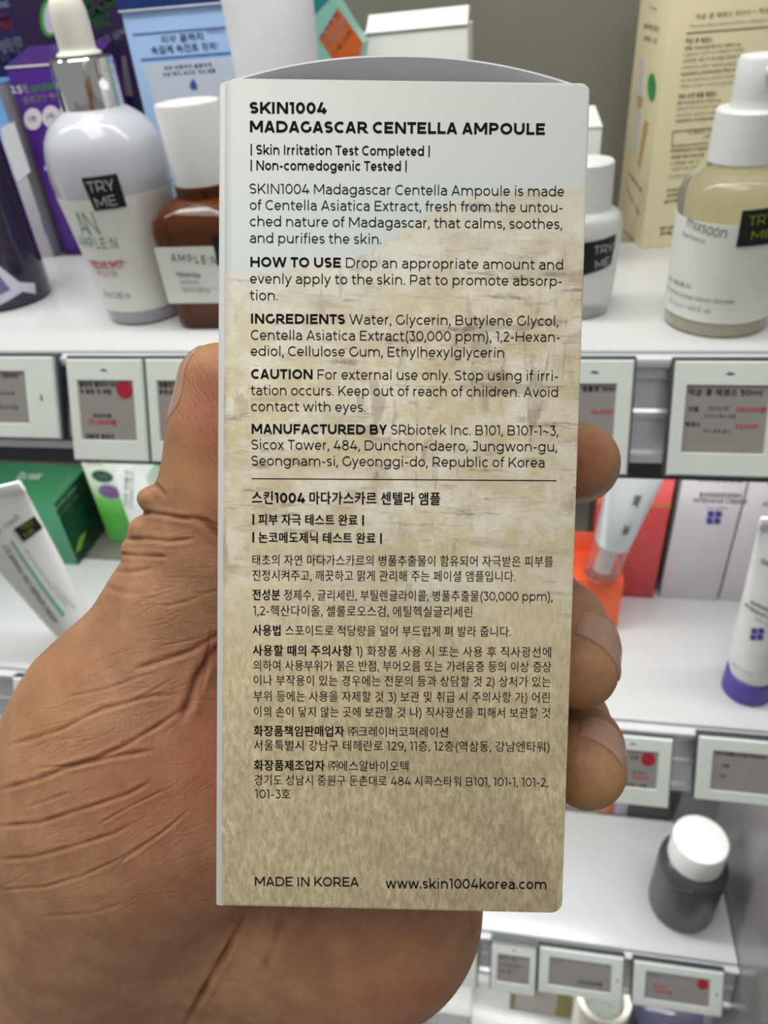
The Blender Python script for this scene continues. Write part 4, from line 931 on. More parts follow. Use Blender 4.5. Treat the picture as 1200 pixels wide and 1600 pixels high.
RED_SPOTS = [(330, 650, 50, 95, 1.0), (330, 805, 40, 50, .6), (230, 1240, 110, 90, .6), (320, 1180, 60, 140, .8), (280, 1380, 130, 90, .4), (640, 1560, 160, 80, .45), (920, 715, 40, 45, .8), (950, 1120, 40, 30, .5), (110, 1060, 90, 60, .25), (330, 1010, 25, 30, .7)]  # skin redness; the dark red also paints in shade on the thumb
YELLOW_SPOTS = [(300, 745, 30, 60, .6), (320, 545, 40, 22, .6), (925, 1085, 45, 30, .6), (920, 1240, 60, 30, .8), (60, 1090, 60, 90, .35), (955, 745, 25, 45, .4)]
FINE_LINES = [(220, 930, 340, 1100, 12, 60, 60), (40, 1100, 330, 1290, 22, 60, 80), (20, 1290, 340, 1420, 28, 35, 80), (285, 560, 345, 720, -62, 45, 40), (250, 830, 345, 940, 8, 30, 60), (400, 1440, 720, 1590, 60, 40, 80), (60, 1000, 220, 1110, 25, 20, 60)]
# fingernails: a point inside the tip, way to the free edge, way out of the plate, length, width (camera axes, mm)
NAILS = [((-30.3, -23.6, 139.9), (.04, -1, -.06), (-.985, -.04, -.02), 15.5, 11.5, 'brown-grey thumbnail seen edge-on'),
         ((37.6, 28.4, 147.2), (-.38, .30, -.87), (.70, -.44, -.54), 11.0, 12.5, 'pale pink middle fingernail'),
         ((37.0, 48.4, 147.0), (-.40, .22, -.89), (.62, -.40, -.66), 9.5, 11.0, 'pale pink ring fingernail')]

# ------------------------------------------------------------------ the held carton
W0 = .057
_c = np.array([(352, 122), (922, 130), (890, 1427), (358, 1415)], float)
_n = (_c - [CX, CY]) / F_PX; _A = []
for (a, b), (x, y) in zip(((0, 0), (1, 0), (1, 1), (0, 1)), _n):
    _A += [[a, b, 1, 0, 0, 0, -x * a, -x * b, -x], [0, 0, 0, a, b, 1, -y * a, -y * b, -y]]
_h = np.linalg.svd(np.array(_A))[2][-1].reshape(3, 3)
_h = _h * (1 if _h[2, 2] > 0 else -1); _h = _h * W0 / np.linalg.norm(_h[:, 0])
BH = float(np.linalg.norm(_h[:, 1])); BD = .056
u_c = _h[:, 0] / np.linalg.norm(_h[:, 0]); v_c = _h[:, 1] - u_c * (u_c @ _h[:, 1]); v_c /= np.linalg.norm(v_c)
w_c = np.cross(u_c, v_c); o_c = _h[:, 2]                        # camera axes of the carton: right, down, into depth
ex, ey, ez = ROT @ u_c, ROT @ -v_c, ROT @ -w_c; ow = EYE + ROT @ o_c
held = thing('held_carton', 'white carton printed with pale cliffs and black text, held upright in the hand', 'carton')
held.matrix_basis = Matrix(((ex[0], ey[0], ez[0], ow[0]), (ex[1], ey[1], ez[1], ow[1]), (ex[2], ey[2], ez[2], ow[2]), (0, 0, 0, 1)))
bpy.context.view_layer.update()
class HeldPlane(Plane):
    def back(self, px, py):
        q = at_plane(px, py, ow, ez) - ow; return float(q @ ex), float(q @ ey)
hp = HeldPlane(held, (0, 0, 0), (1, 0, 0), (0, 1, 0))

class N:
    """little node-tree writer"""
    def __init__(self, m): self.t = m.node_tree; self.b = self.t.nodes['Principled BSDF']
    def new(self, ty, **kw):
        n = self.t.nodes.new(ty)
        for k, v in kw.items(): setattr(n, k, v)
        return n
    def put(self, s, v):
        if hasattr(v, 'links'): self.t.links.new(v, s)
        else: s.default_value = v
    def math(self, op, a, b=0.0, clamp=False):
        n = self.new('ShaderNodeMath', operation=op, use_clamp=clamp); self.put(n.inputs[0], a); self.put(n.inputs[1], b); return n.outputs[0]
    def maprange(self, v, a, b, c=0.0, d=1.0, smooth=True):
        n = self.new('ShaderNodeMapRange'); n.interpolation_type = 'SMOOTHSTEP' if smooth else 'LINEAR'
        for i, x in enumerate((v, a, b, c, d)): self.put(n.inputs[i], x)
        return n.outputs[0]
    def noise(self, vec, scale, detail=4, rough=.55, sc=(1, 1, 1), rot=(0, 0, 0), dist=0.0):
        mp = self.new('ShaderNodeMapping'); mp.inputs['Scale'].default_value = sc; mp.inputs['Rotation'].default_value = rot; self.put(mp.inputs['Vector'], vec)
        n = self.new('ShaderNodeTexNoise'); n.inputs['Scale'].default_value = scale; n.inputs['Detail'].default_value = detail; n.inputs['Roughness'].default_value = rough; n.inputs['Distortion'].default_value = dist
        self.put(n.inputs['Vector'], mp.outputs[0]); return n.outputs['Fac']
    def mix(self, f, a, b):
        n = self.new('ShaderNodeMix', data_type='RGBA'); self.put(n.inputs[0], f)
        for s, v in ((n.inputs[6], a), (n.inputs[7], b)):
            self.put(s, v if hasattr(v, 'links') else (*v, 1))
        return n.outputs[2]
def print_material():
    m = bpy.data.materials.new('cliff_print'); m.use_nodes = True; n = N(m)
    tc = n.new('ShaderNodeTexCoord'); vec = tc.outputs['Object']; sp = n.new('ShaderNodeSeparateXYZ'); n.put(sp.inputs[0], vec)
    xx = n.math('DIVIDE', sp.outputs[0], W0, True); yy = n.math('DIVIDE', sp.outputs[1], -BH)
    pts = [hp.back(*q) for q in ((352, 427), (400, 426), (445, 424), (470, 412), (500, 404), (560, 399), (600, 380), (640, 352), (690, 326), (745, 305), (790, 297), (850, 296), (922, 293))]
    fc = n.new('ShaderNodeFloatCurve'); cv = fc.mapping.curves[0]
    while len(cv.points) < len(pts): cv.points.new(.5, .5)
    for k, (a, b) in enumerate(pts): cv.points[k].location = (min(1, max(0, a / W0)), -b / BH)
    fc.mapping.update(); n.put(fc.inputs['Value'], xx)
    edge = n.noise(vec, 700, 3); e2 = n.math('MULTIPLY', n.math('SUBTRACT', edge, .5), .018)
    dd = n.math('SUBTRACT', n.math('ADD', yy, e2), fc.outputs[0])
    mask = n.maprange(dd, -.003, .003); haze = n.maprange(dd, 0.0, .13, .62, 1.0, False)
    # cliffs: cream stone with brown cracks running level and upright
    cream = n.mix(n.maprange(n.noise(vec, 130, 6, .65), .36, .64), rgb(218, 204, 168), rgb(242, 236, 218))
    big = n.maprange(n.noise(vec, 62, 3), .44, .62); big2 = n.maprange(n.noise(vec, 75, 3, .5, (1, 1, 1), (.3, 0, .4)), .47, .62)
    lvl = n.maprange(n.noise(vec, 330, 6, .72, (.28, 1.7, 1), (0, 0, .05), .25), .53, .64); upr = n.maprange(n.noise(vec, 380, 6, .72, (1.7, .3, 1), (0, 0, -.08), .2), .54, .66)
    rag = n.maprange(n.noise(vec, 700, 4, .7), .38, .6)
    cr = n.math('MAXIMUM', n.math('MULTIPLY', lvl, n.math('ADD', n.math('MULTIPLY', big, .75), .22)), n.math('MULTIPLY', upr, n.math('ADD', n.math('MULTIPLY', big2, .7), .1)))
    cr = n.math('MULTIPLY', cr, n.math('ADD', n.math('MULTIPLY', rag, .6), .4))
    stone = n.mix(n.math('MULTIPLY', big, .22), cream, rgb(190, 170, 136))
    led = n.math('MULTIPLY', n.maprange(n.noise(vec, 150, 5, .6, (.32, 1.5, 1), (0, 0, .04), .3), .55, .61), n.math('ADD', n.math('MULTIPLY', big2, .7), .3)); col = n.math('MULTIPLY', n.maprange(n.noise(vec, 170, 5, .6, (1.4, .45, 1), (0, 0, -.06), .3), .55, .62), big2)
    stone = n.mix(n.math('MULTIPLY', n.math('MAXIMUM', led, col), .55), stone, rgb(156, 136, 118))
    stone = n.mix(n.math('MULTIPLY', cr, .85), stone, rgb(122, 104, 90))
    fine = n.maprange(n.noise(vec, 1700, 3, .7, (.6, 1, 1), (0, 0, .6)), .3, .7)
    stone = n.mix(n.math('MULTIPLY', fine, .16), stone, rgb(140, 122, 100))
    # foreground ground: matted tan grain
    g1 = n.maprange(n.noise(vec, 1150, 5, .75, (1.0, .4, 1), (0, 0, .6)), .34, .66); g2 = n.maprange(n.noise(vec, 170, 4), .35, .68)
    ground = n.mix(g1, rgb(188, 168, 130), rgb(232, 217, 180)); ground = n.mix(n.math('MULTIPLY', g2, .35), ground, rgb(170, 150, 122))
    ground = n.mix(n.maprange(yy, .58, .86, .40, 0.0), ground, rgb(236, 221, 184))  # ground lighter higher up: light falling off down the carton, painted into the print
    low = n.maprange(n.math('ADD', yy, n.math('MULTIPLY', n.math('SUBTRACT', n.noise(vec, 60, 4), .5), .18)), .52, .70)
    land = n.mix(low, stone, ground)
    sky = n.mix(n.maprange(yy, 0, .25), rgb(212, 216, 211), rgb(206, 212, 209))
    land = n.mix(haze, sky, land)
    tone = n.new('ShaderNodeMapRange'); n.put(tone.inputs[0], yy); tone.inputs[1].default_value = .3; tone.inputs[2].default_value = 1
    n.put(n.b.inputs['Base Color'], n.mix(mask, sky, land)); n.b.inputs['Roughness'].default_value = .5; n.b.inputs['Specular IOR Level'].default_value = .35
    bp = n.new('ShaderNodeBump'); bp.inputs['Strength'].default_value = .12; bp.inputs['Distance'].default_value = .0001; n.put(bp.inputs['Height'], n.noise(vec, 2600, 3)); n.put(n.b.inputs['Normal'], bp.outputs[0])
    return m
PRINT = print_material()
CARD = mat('carton_white_card', rgb(222, 224, 225), .5, var=.01)
SIDEP = mat('side_sand_print', rgb(140, 118, 92), .5, var=.25, scale=300)
def corner_loop(x0, x1, y0, y1, rtl, rtr, rbr, rbl, z, seg=6):
    """rounded outline; y0 top, y1 bottom (negative down)"""
    out = []
    for cx, cy, r, a0 in ((x1 - rtr, y0 - rtr, rtr, 0), (x0 + rtl, y0 - rtl, rtl, 90), (x0 + rbl, y1 + rbl, rbl, 180), (x1 - rbr, y1 + rbr, rbr, 270)):
        for k in range(seg + 1):
            t = math.radians(a0 + 90 * k / seg); out.append((cx + r * math.cos(t), cy + r * math.sin(t), z))
    return out
bdy = loft('carton_body', [corner_loop(-.0010, W0 - .0002, -.0042, -BH - .0004, .0006, .0006, .0018, .0003, -.0007), corner_loop(-.0010, W0 - .0002, -.0042, -BH - .0004, .0006, .0006, .0018, .0003, -.0014), corner_loop(-.0008, W0 - .0002, -.0042, -BH - .0004, .0006, .0006, .0018, .0003, -BD)], CARD, held)
bdy.data.materials.append(SIDEP)
for f in bdy.data.polygons:
    if f.normal.x > .7 and f.center.y < -.03: f.material_index = 1
# left and right walls rise to the top edge
box('side_wall', CARD, held, -.0011, .0003, -BH - .0004, -.0006, -BD, -.00065, .0003, 2)
box('side_wall', CARD, held, W0 - .0008, W0 - .0002, -.0045, -.0008, -BD, -.0009, .0002, 1)
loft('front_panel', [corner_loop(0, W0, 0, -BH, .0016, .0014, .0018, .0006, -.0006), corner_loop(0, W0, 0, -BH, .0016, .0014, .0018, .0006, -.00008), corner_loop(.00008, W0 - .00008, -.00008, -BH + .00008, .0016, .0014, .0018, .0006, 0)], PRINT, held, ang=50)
# bowed lid with its tuck flap
def arc_h(s): return .0049 * (1 - abs(2 * s - 1) ** 2.1) - .0002
nn = 40
secs = []
for k in range(nn + 1):
    s = k / nn; x = -.0009 + (W0 + .0007) * s; a = arc_h(s); z0 = -.0010 - .0004 * (1 - abs(2 * s - 1) ** 2); q = .0085 * (1 - abs(2 * s - 1) ** 3)
    secs.append([(x, -.0040, z0 - .0004 - q), (x, (a - .004) / 2, z0 - .0002 - q * .35), (x, a - .0004, z0), (x, a - .00005, z0 - .0001), (x, a, z0 - .0006), (x, a * .7, -BD), (x, a * .7 - .0005, -BD), (x, a - .0008, z0 - .0012), (x, (a - .004) / 2, z0 - .0010 - q * .45), (x, -.0040, z0 - .0012 - q)])
loft('lid_with_tuck_flap', secs, mat('flap_card', rgb(214, 214, 220), .5, var=.01), held, ang=30)

TXT = [('SKIN1004', (389, 177.5), (511, 178.2), 26, 1), ('MADAGASCAR CENTELLA AMPOULE', (389, 206.7), (852.5, 211), 26, 1),
    ('| Skin Irritation Test Completed |', (390, 241.5), (673, 244), 22, 2), ('| Non-comedogenic Tested |', (390, 266), (637, 267.5), 22, 2),
    ('SKIN1004 Madagascar Centella Ampoule is made', (389, 302.5), (882, 307), 22.5, 0), ('of Centella Asiatica Extract, fresh from the untou-', (389.5, 328), (880, 332), 22.5, 0),
    ('ched nature of Madagascar, that calms, soothes,', (389.5, 353.5), (879, 358), 22.5, 0), ('and purifies the skin.', (389.5, 379.5), (597, 381.5), 22.5, 0),
    ('**HOW TO USE** Drop an appropriate amount and', (390, 417), (881, 421.5), 22.5, 0), ('evenly apply to the skin. Pat to promote absorp-', (390, 443), (879, 447), 22.5, 0), ('tion.', (390, 469), (435, 469.4), 22.5, 0),
    ('**INGREDIENTS** Water, Glycerin, Butylene Glycol,', (390.5, 505.5), (873, 509.3), 22.2, 0), ('Centella Asiatica Extract(30,000 ppm), 1,2-Hexan-', (391, 531), (876, 534.3), 22.2, 0), ('ediol, Cellulose Gum, Ethylhexylglycerin', (391, 556), (789, 558.8), 22.2, 0),
    ('**CAUTION** For external use only. Stop using if irri-', (391.5, 592), (873, 595.2), 22.2, 0), ('tation occurs. Keep out of reach of children. Avoid', (391.5, 617.3), (873, 620.5), 22.2, 0), ('contact with eyes.', (391.5, 642.5), (572, 643.8), 22.2, 0),
    ('**MANUFACTURED BY** SRbiotek Inc. B101, B101-1~3,', (392, 677.7), (873, 680.7), 22.2, 0), ('Sicox Tower, 484, Dunchon-daero, Jungwon-gu,', (392, 702.3), (871, 705.7), 22.2, 0), ('Seongnam-si, Gyeonggi-do, Republic of Korea', (392, 727.3), (852, 730.5), 22.2, 0),
    ('**스킨1004 마다가스카르 센텔라 앰플**', (393, 785.5), (689, 787.5), 23, 0), ('**| 피부 자극 테스트 완료 |**', (393, 818.5), (570, 819.8), 20, 0), ('**| 논코메도제닉 테스트 완료 |**', (393, 846.5), (598, 848.2), 20, 0),
    ('태초의 자연 마다가스카르의 병풀추출물이 함유되어 자극받은 피부를', (393, 881.8), (865, 884.5), 20, 0), ('진정시켜주고, 깨끗하고 맑게 관리해 주는 페이셜 앰플입니다.', (393.5, 905.8), (806, 907.8), 20, 0),
    ('**전성분** 정제수, 글리세린, 부틸렌글라이콜, 병풀추출물(30,000 ppm),', (394, 936.2), (864, 939), 20, 0), ('1,2-헥산다이올, 셀룰로오스검, 에틸헥실글리세린', (395, 961), (740, 963), 20, 0),
    ('**사용법** 스포이드로 적당량을 덜어 부드럽게 펴 발라 줍니다.', (394.5, 991.5), (799, 993.8), 19.6, 0), ('**사용할 때의 주의사항** 1) 화장품 사용 시 또는 사용 후 직사광선에', (394.5, 1023), (863, 1025.8), 19.6, 0),
    ('의하여 사용부위가 붉은 반점, 부어오름 또는 가려움증 등의 이상 증상', (395, 1046.4), (862, 1049), 19.6, 0), ('이나 부작용이 있는 경우에는 전문의 등과 상담할 것 2) 상처가 있는', (395, 1069.6), (861.5, 1072.2), 19.6, 0),
    ('부위 등에는 사용을 자제할 것 3) 보관 및 취급 시 주의사항 가) 어린', (395.5, 1094.5), (861, 1096.6), 19.6, 0), ('이의 손이 닿지 않는 곳에 보관할 것 나) 직사광선을 피해서 보관할 것', (395.5, 1118.6), (861, 1120.6), 19.4, 0),
    ('**화장품책임판매업자** ㈜크레이버코퍼레이션', (396, 1148.6), (702, 1150.6), 19.4, 0), ('서울특별시 강남구 테헤란로 129, 11층, 12층(역삼동, 강남엔타워)', (396, 1171), (860, 1173.6), 19.4, 0),
    ('**화장품제조업자** ㈜에스알바이오텍', (396.5, 1202.3), (640, 1204), 19.4, 0), ('경기도 성남시 중원구 둔촌대로 484 시콕스타워 B101, 101-1, 101-2,', (396.5, 1225.2), (857, 1229), 19.4, 0), ('101-3호', (398, 1247), (455, 1247.5), 19.4, 0),
    ('MADE IN KOREA', (397, 1384.2), (561, 1385.3), 21, 3), ('www.skin1004korea.com', (602, 1388), (855, 1389.5), 22.5, 3)]
OPT = {0: {'wt': .084, 'bold': .158}, 1: {'start_bold': True, 'bold': .168}, 2: {'wt': .126}, 3: {'wt': .11}}
text_on('front_text', hp, [(s, a, b, em, OPT[k]) for s, a, b, em, k in TXT], INK, off=4e-5)
patch('rule_line', hp, ((393, 747), (869.5, 750.2), (869.5, 751.8), (393, 748.5)), INK, off=4e-5, n=2, thick=False)

# ------------------------------------------------------------------ the hand (millimetres in the camera's axes while it is shaped: right, down, forward)
bx = dict(o=o_c * 1000, u=u_c, v=v_c, w=w_c)
STEP = .85
lo = np.array([-134., -44., 112.]); hi = np.array([62., 262., 276.])
dim = np.ceil((hi - lo) / STEP).astype(int) + 1
SDF = np.full(dim, 30.0, np.float32)
gx = [(lo[i] + STEP * np.arange(dim[i])).astype(np.float32) for i in range(3)]
def _sub(a, b, pad):
    i0 = np.maximum(0, np.floor((np.minimum(a, b) - pad - lo) / STEP).astype(int)); i1 = np.minimum(dim, np.ceil((np.maximum(a, b) + pad - lo) / STEP).astype(int) + 1)
    sl = tuple(slice(i0[k], i1[k]) for k in range(3))
    return sl, np.meshgrid(*[gx[k][sl[k]] for k in range(3)], indexing='ij', sparse=True)
def _smin(sl, d, k):
    c = SDF[sl]; h = np.clip(.5 + .5 * (c - d) / k, 0, 1); SDF[sl] = c * (1 - h) + d * h - k * h * (1 - h)
def px3(px, py, z): return np.array([(px - CX) / F_PX * z, (py - CY) / F_PX * z, z])
def limb(pts, k=5.0):
    """round-sectioned chain of (x, y, z, radius)"""
    for p, q in zip(pts, pts[1:]):
        a, b = np.array(p[:3], float), np.array(q[:3], float); ra, rb = p[3], q[3]; ab = b - a; L2 = float(ab @ ab)
        sl, (x, y, z) = _sub(a, b, max(ra, rb) + k + 4)
        t = np.clip(((x - a[0]) * ab[0] + (y - a[1]) * ab[1] + (z - a[2]) * ab[2]) / L2, 0, 1)
        d = np.sqrt((x - a[0] - t * ab[0]) ** 2 + (y - a[1] - t * ab[1]) ** 2 + (z - a[2] - t * ab[2]) ** 2) - (ra + (rb - ra) * t)
        _smin(sl, d.astype(np.float32), k)
def blob(c, r, k=8.0, axes=None):
    c = np.array(c, float); r = np.array(r, float); sl, (x, y, z) = _sub(c, c, max(r) + k + 3)
    dx, dy, dz = x - c[0], y - c[1], z - c[2]
    if axes is not None:
        A = np.array(axes, float); A = A / np.linalg.norm(A, axis=1)[:, None]
        dx, dy, dz = (A[i][0] * dx + A[i][1] * dy + A[i][2] * dz for i in range(3))
    k0 = np.sqrt((dx / r[0]) ** 2 + (dy / r[1]) ** 2 + (dz / r[2]) ** 2); k1 = np.sqrt((dx / r[0] ** 2) ** 2 + (dy / r[1] ** 2) ** 2 + (dz / r[2] ** 2) ** 2) + 1e-6
    _smin(sl, (k0 * (k0 - 1) / k1).astype(np.float32), k)
HAND_SHAPE()
# the carton's volume is pressed out of the finger pads
sl, (x, y, z) = _sub(lo, hi, 0)
dx, dy, dz = x - bx['o'][0], y - bx['o'][1], z - bx['o'][2]
lx, ly, lz = (dx * a[0] + dy * a[1] + dz * a[2] for a in (bx['u'], bx['v'], bx['w']))
e = .4
qx = np.abs(lx - (W0 * 500 - .6)) - (W0 * 500 + .5 + e); qy = np.abs(ly - BH * 500) - (BH * 500 + .4 + e); qz = np.abs(lz - BD * 500) - (BD * 500 + e)
db = np.maximum(np.maximum(qx, qy), qz).astype(np.float32)
h = np.clip(.5 - .5 * (SDF + db) / 1.2, 0, 1); SDF[:] = SDF * (1 - h) - db * h + 1.2 * h * (1 - h)

def surface_nets(v):
    ins = v < 0; nx, ny, nz = v.shape
    s = np.zeros((nx - 1, ny - 1, nz - 1), np.int8)
    co = [(i, j, k) for i in (0, 1) for j in (0, 1) for k in (0, 1)]
    cut = lambda a, c: a[c[0]:nx - 1 + c[0], c[1]:ny - 1 + c[1], c[2]:nz - 1 + c[2]]
    for c in co: s += cut(ins, c)
    act = np.argwhere((s > 0) & (s < 8)); ix = np.full(s.shape, -1, np.int32); ix[tuple(act.T)] = np.arange(len(act))
    acc = np.zeros((len(act), 3)); cnt = np.zeros(len(act))
    for a in co:
        for ax in range(3):
            if a[ax]: continue
            b = list(a); b[ax] = 1
            va = v[tuple((act + a).T)]; vb = v[tuple((act + b).T)]; m = (va < 0) != (vb < 0)
            t = va[m] / (va[m] - vb[m]); p = np.tile(np.array(a, float), (m.sum(), 1)); p[:, ax] += t
            acc[m] += p; cnt[m] += 1
    P = lo + STEP * (act + acc / cnt[:, None]); F = []
    for ax in range(3):
        o1, o2 = [(1, 2), (2, 0), (0, 1)][ax]
        sa = [slice(1, None)] * 3; sa[ax] = slice(0, -1); sb = list(sa); sb[ax] = slice(1, None)
        A, B = ins[tuple(sa)], ins[tuple(sb)]
        e = np.argwhere(A != B); off = np.ones(3, int); off[ax] = 0; e = e + off
        ok = np.all(e < np.array(s.shape), axis=1); e = e[ok]
        inside = ins[tuple(e.T)]
        d1 = np.zeros(3, int); d1[o1] = 1; d2 = np.zeros(3, int); d2[o2] = 1
        q = np.stack([ix[tuple((e - d1 - d2).T)], ix[tuple((e - d2).T)], ix[tuple(e.T)], ix[tuple((e - d1).T)]], 1)
        q[~inside] = q[~inside][:, ::-1]; F.append(q)
    return P, np.concatenate(F)
P, Fq = surface_nets(SDF)
# light smoothing, then creases and knuckle folds pressed in along the normals
E2 = np.concatenate([Fq[:, [0, 1]], Fq[:, [1, 2]], Fq[:, [2, 3]], Fq[:, [3, 0]]])
deg = np.bincount(E2.ravel(), minlength=len(P)).astype(float)
def nb_mean(a):
    out = np.zeros_like(a); np.add.at(out, E2[:, 0], a[E2[:, 1]]); np.add.at(out, E2[:, 1], a[E2[:, 0]]); return out / deg[:, None]
for _ in range(3): P = P + .5 * (nb_mean(P) - P)
def vnormals(P):
    n = np.cross(P[Fq[:, 2]] - P[Fq[:, 0]], P[Fq[:, 3]] - P[Fq[:, 1]]); out = np.zeros_like(P)
    for k in range(4): np.add.at(out, Fq[:, k], n)
    return out / (np.linalg.norm(out, axis=1)[:, None] + 1e-9)
Nv = vnormals(P)
def screen(P): return CX + F_PX * P[:, 0] / P[:, 2], CY + F_PX * P[:, 1] / P[:, 2]
def refine(P, F, mask):
    """quarter the marked faces, then relax the new points so that the skin stays round"""
    M = F[mask]; e = np.concatenate([M[:, [k, (k + 1) % 4]] for k in range(4)]); es = np.sort(e, 1)
    key = es[:, 0].astype(np.int64) * (len(P) + 1) + es[:, 1]; uq, inv, cnt = np.unique(key, return_inverse=True, return_counts=True)
    ea, eb = uq // (len(P) + 1), uq % (len(P) + 1); n0, m = len(P), len(M)
    mid = n0 + inv.reshape(4, m); cen = n0 + len(uq) + np.arange(m)
    P2 = np.concatenate([P, (P[ea] + P[eb]) / 2, P[M].mean(1)])
    new = np.concatenate([np.stack([M[:, k], mid[k], cen, mid[k - 1]], 1) for k in range(4)])
    edge = np.concatenate([new[:, [k, (k + 1) % 4]] for k in range(4)])
    hold = np.zeros(len(P2), bool); bd = uq[cnt == 1]; hold[n0 + np.where(cnt == 1)[0]] = True; hold[bd // (n0 + 1)] = True; hold[bd % (n0 + 1)] = True
    used = np.zeros(len(P2), bool); used[new.ravel()] = True; free = used & ~hold
    dg = np.bincount(edge.ravel(), minlength=len(P2)).astype(float)[:, None] + 1e-9
    for _ in range(2):
        acc = np.zeros_like(P2); np.add.at(acc, edge[:, 0], P2[edge[:, 1]]); np.add.at(acc, edge[:, 1], P2[edge[:, 0]])
        P2[free] += .5 * (acc / dg - P2)[free]
    return P2, np.concatenate([F[~mask], new]), np.concatenate([np.zeros((~mask).sum(), bool), np.ones(len(new), bool)])
SX, SY = screen(P)
fn = np.cross(P[Fq[:, 2]] - P[Fq[:, 0]], P[Fq[:, 3]] - P[Fq[:, 1]]); fc = P[Fq].mean(1); fx, fy = screen(fc)
mask = (-(fn * fc).sum(1) > -.35 * np.linalg.norm(fn, axis=1) * np.linalg.norm(fc, axis=1)) & (fx > -30) & (fx < 1010) & (fy < 1640) & (fc[:, 2] < 182)
for _ in range(3): P, Fq, mask = refine(P, Fq, mask)
Nv = vnormals(P); SX, SY = screen(P)
# the side of the hand that shows the palm carries the creases
facing = np.clip(-(Nv * P).sum(1) / np.linalg.norm(P, axis=1) * 3 + .35, 0, 1)
crease = np.zeros(len(P)); disp = np.zeros(len(P)); rc = random.Random(7)
near = np.where((facing > 0) & (P[:, 2] < 205) & (SX > -60) & (SX < 1010))[0]
def press(pts, wdt, dep, col):
    pts = np.array(pts, float)
    box_ok = (SX[near] > pts[:, 0].min() - 30) & (SX[near] < pts[:, 0].max() + 30) & (SY[near] > pts[:, 1].min() - 30) & (SY[near] < pts[:, 1].max() + 30); ii = near[box_ok]
    sx, sy = SX[ii], SY[ii]; best = np.full(len(ii), 1e9); along = np.zeros(len(ii)); tot = 0.0; ln = [np.hypot(*(b - a)) for a, b in zip(pts, pts[1:])]; L = sum(ln)
    for a, b, l in zip(pts, pts[1:], ln):
        ab = b - a; t = np.clip(((sx - a[0]) * ab[0] + (sy - a[1]) * ab[1]) / (ab @ ab), 0, 1)
        d = np.hypot(sx - a[0] - t * ab[0], sy - a[1] - t * ab[1]); m = d < best; best[m] = d[m]; along[m] = (tot + t[m] * l) / L; tot += l
    fade = np.clip(np.minimum(along, 1 - along) * 7 + .25, 0, 1) * (.8 + .2 * np.sin(along * L * .09 + pts[0, 0]))
    g = np.exp(-(best / wdt) ** 2) * facing[ii] * fade
    disp[ii] -= dep * g; disp[ii] += dep * .3 * np.exp(-((best - 2.3 * wdt) / (1.3 * wdt)) ** 2) * facing[ii] * fade
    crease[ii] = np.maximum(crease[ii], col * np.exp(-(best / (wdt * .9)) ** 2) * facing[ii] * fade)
for c in CREASES: press(*c)
# finer lines that run beside the main folds
for (x0, y0, x1, y1, ang, cnt, ll) in FINE_LINES:
    for _ in range(cnt):
        x, y = rc.uniform(x0, x1), rc.uniform(y0, y1); a = math.radians(ang + rc.uniform(-16, 16)); l = ll * rc.uniform(.4, 1.3); k = rc.uniform(-.12, .12) * l
        press([(x - math.cos(a) * l / 2, y + math.sin(a) * l / 2), (x + math.sin(a) * k, y + math.cos(a) * k), (x + math.cos(a) * l / 2, y - math.sin(a) * l / 2)], rc.uniform(1.1, 1.9), rc.uniform(.015, .05), rc.uniform(.06, .22))
P = P + Nv * disp[:, None]
SX, SY = screen(P)
red = np.zeros(len(P)); yel = np.zeros(len(P))
for (cx, cy, rx, ry, k) in RED_SPOTS: red = np.maximum(red, k * np.exp(-((SX - cx) / rx) ** 2 - ((SY - cy) / ry) ** 2))
for (cx, cy, rx, ry, k) in YELLOW_SPOTS: yel = np.maximum(yel, k * np.exp(-((SX - cx) / rx) ** 2 - ((SY - cy) / ry) ** 2))
PW = (P / 1000.0) @ ROT.T + EYE
hand_o = np.array(EYE + ROT @ np.array([-.03, .12, .16]))
me = bpy.data.meshes.new('hand'); me.from_pydata((PW - hand_o).tolist(), [], Fq.tolist()); me.update()
me.polygons.foreach_set('use_smooth', [True] * len(me.polygons))
at = me.attributes.new('skin', 'FLOAT_COLOR', 'POINT')
at.data.foreach_set('color', np.stack([np.clip(red, 0, 1), np.clip(yel, 0, 1), np.clip(crease, 0, 1), np.ones(len(P))], 1).astype(np.float32).ravel())
hand = bpy.data.objects.new('hand', me); COL.objects.link(hand); hand.location = tuple(hand_o)
tag(hand, 'bare left hand, palm to the viewer, gripping the white and sand carton', 'hand')

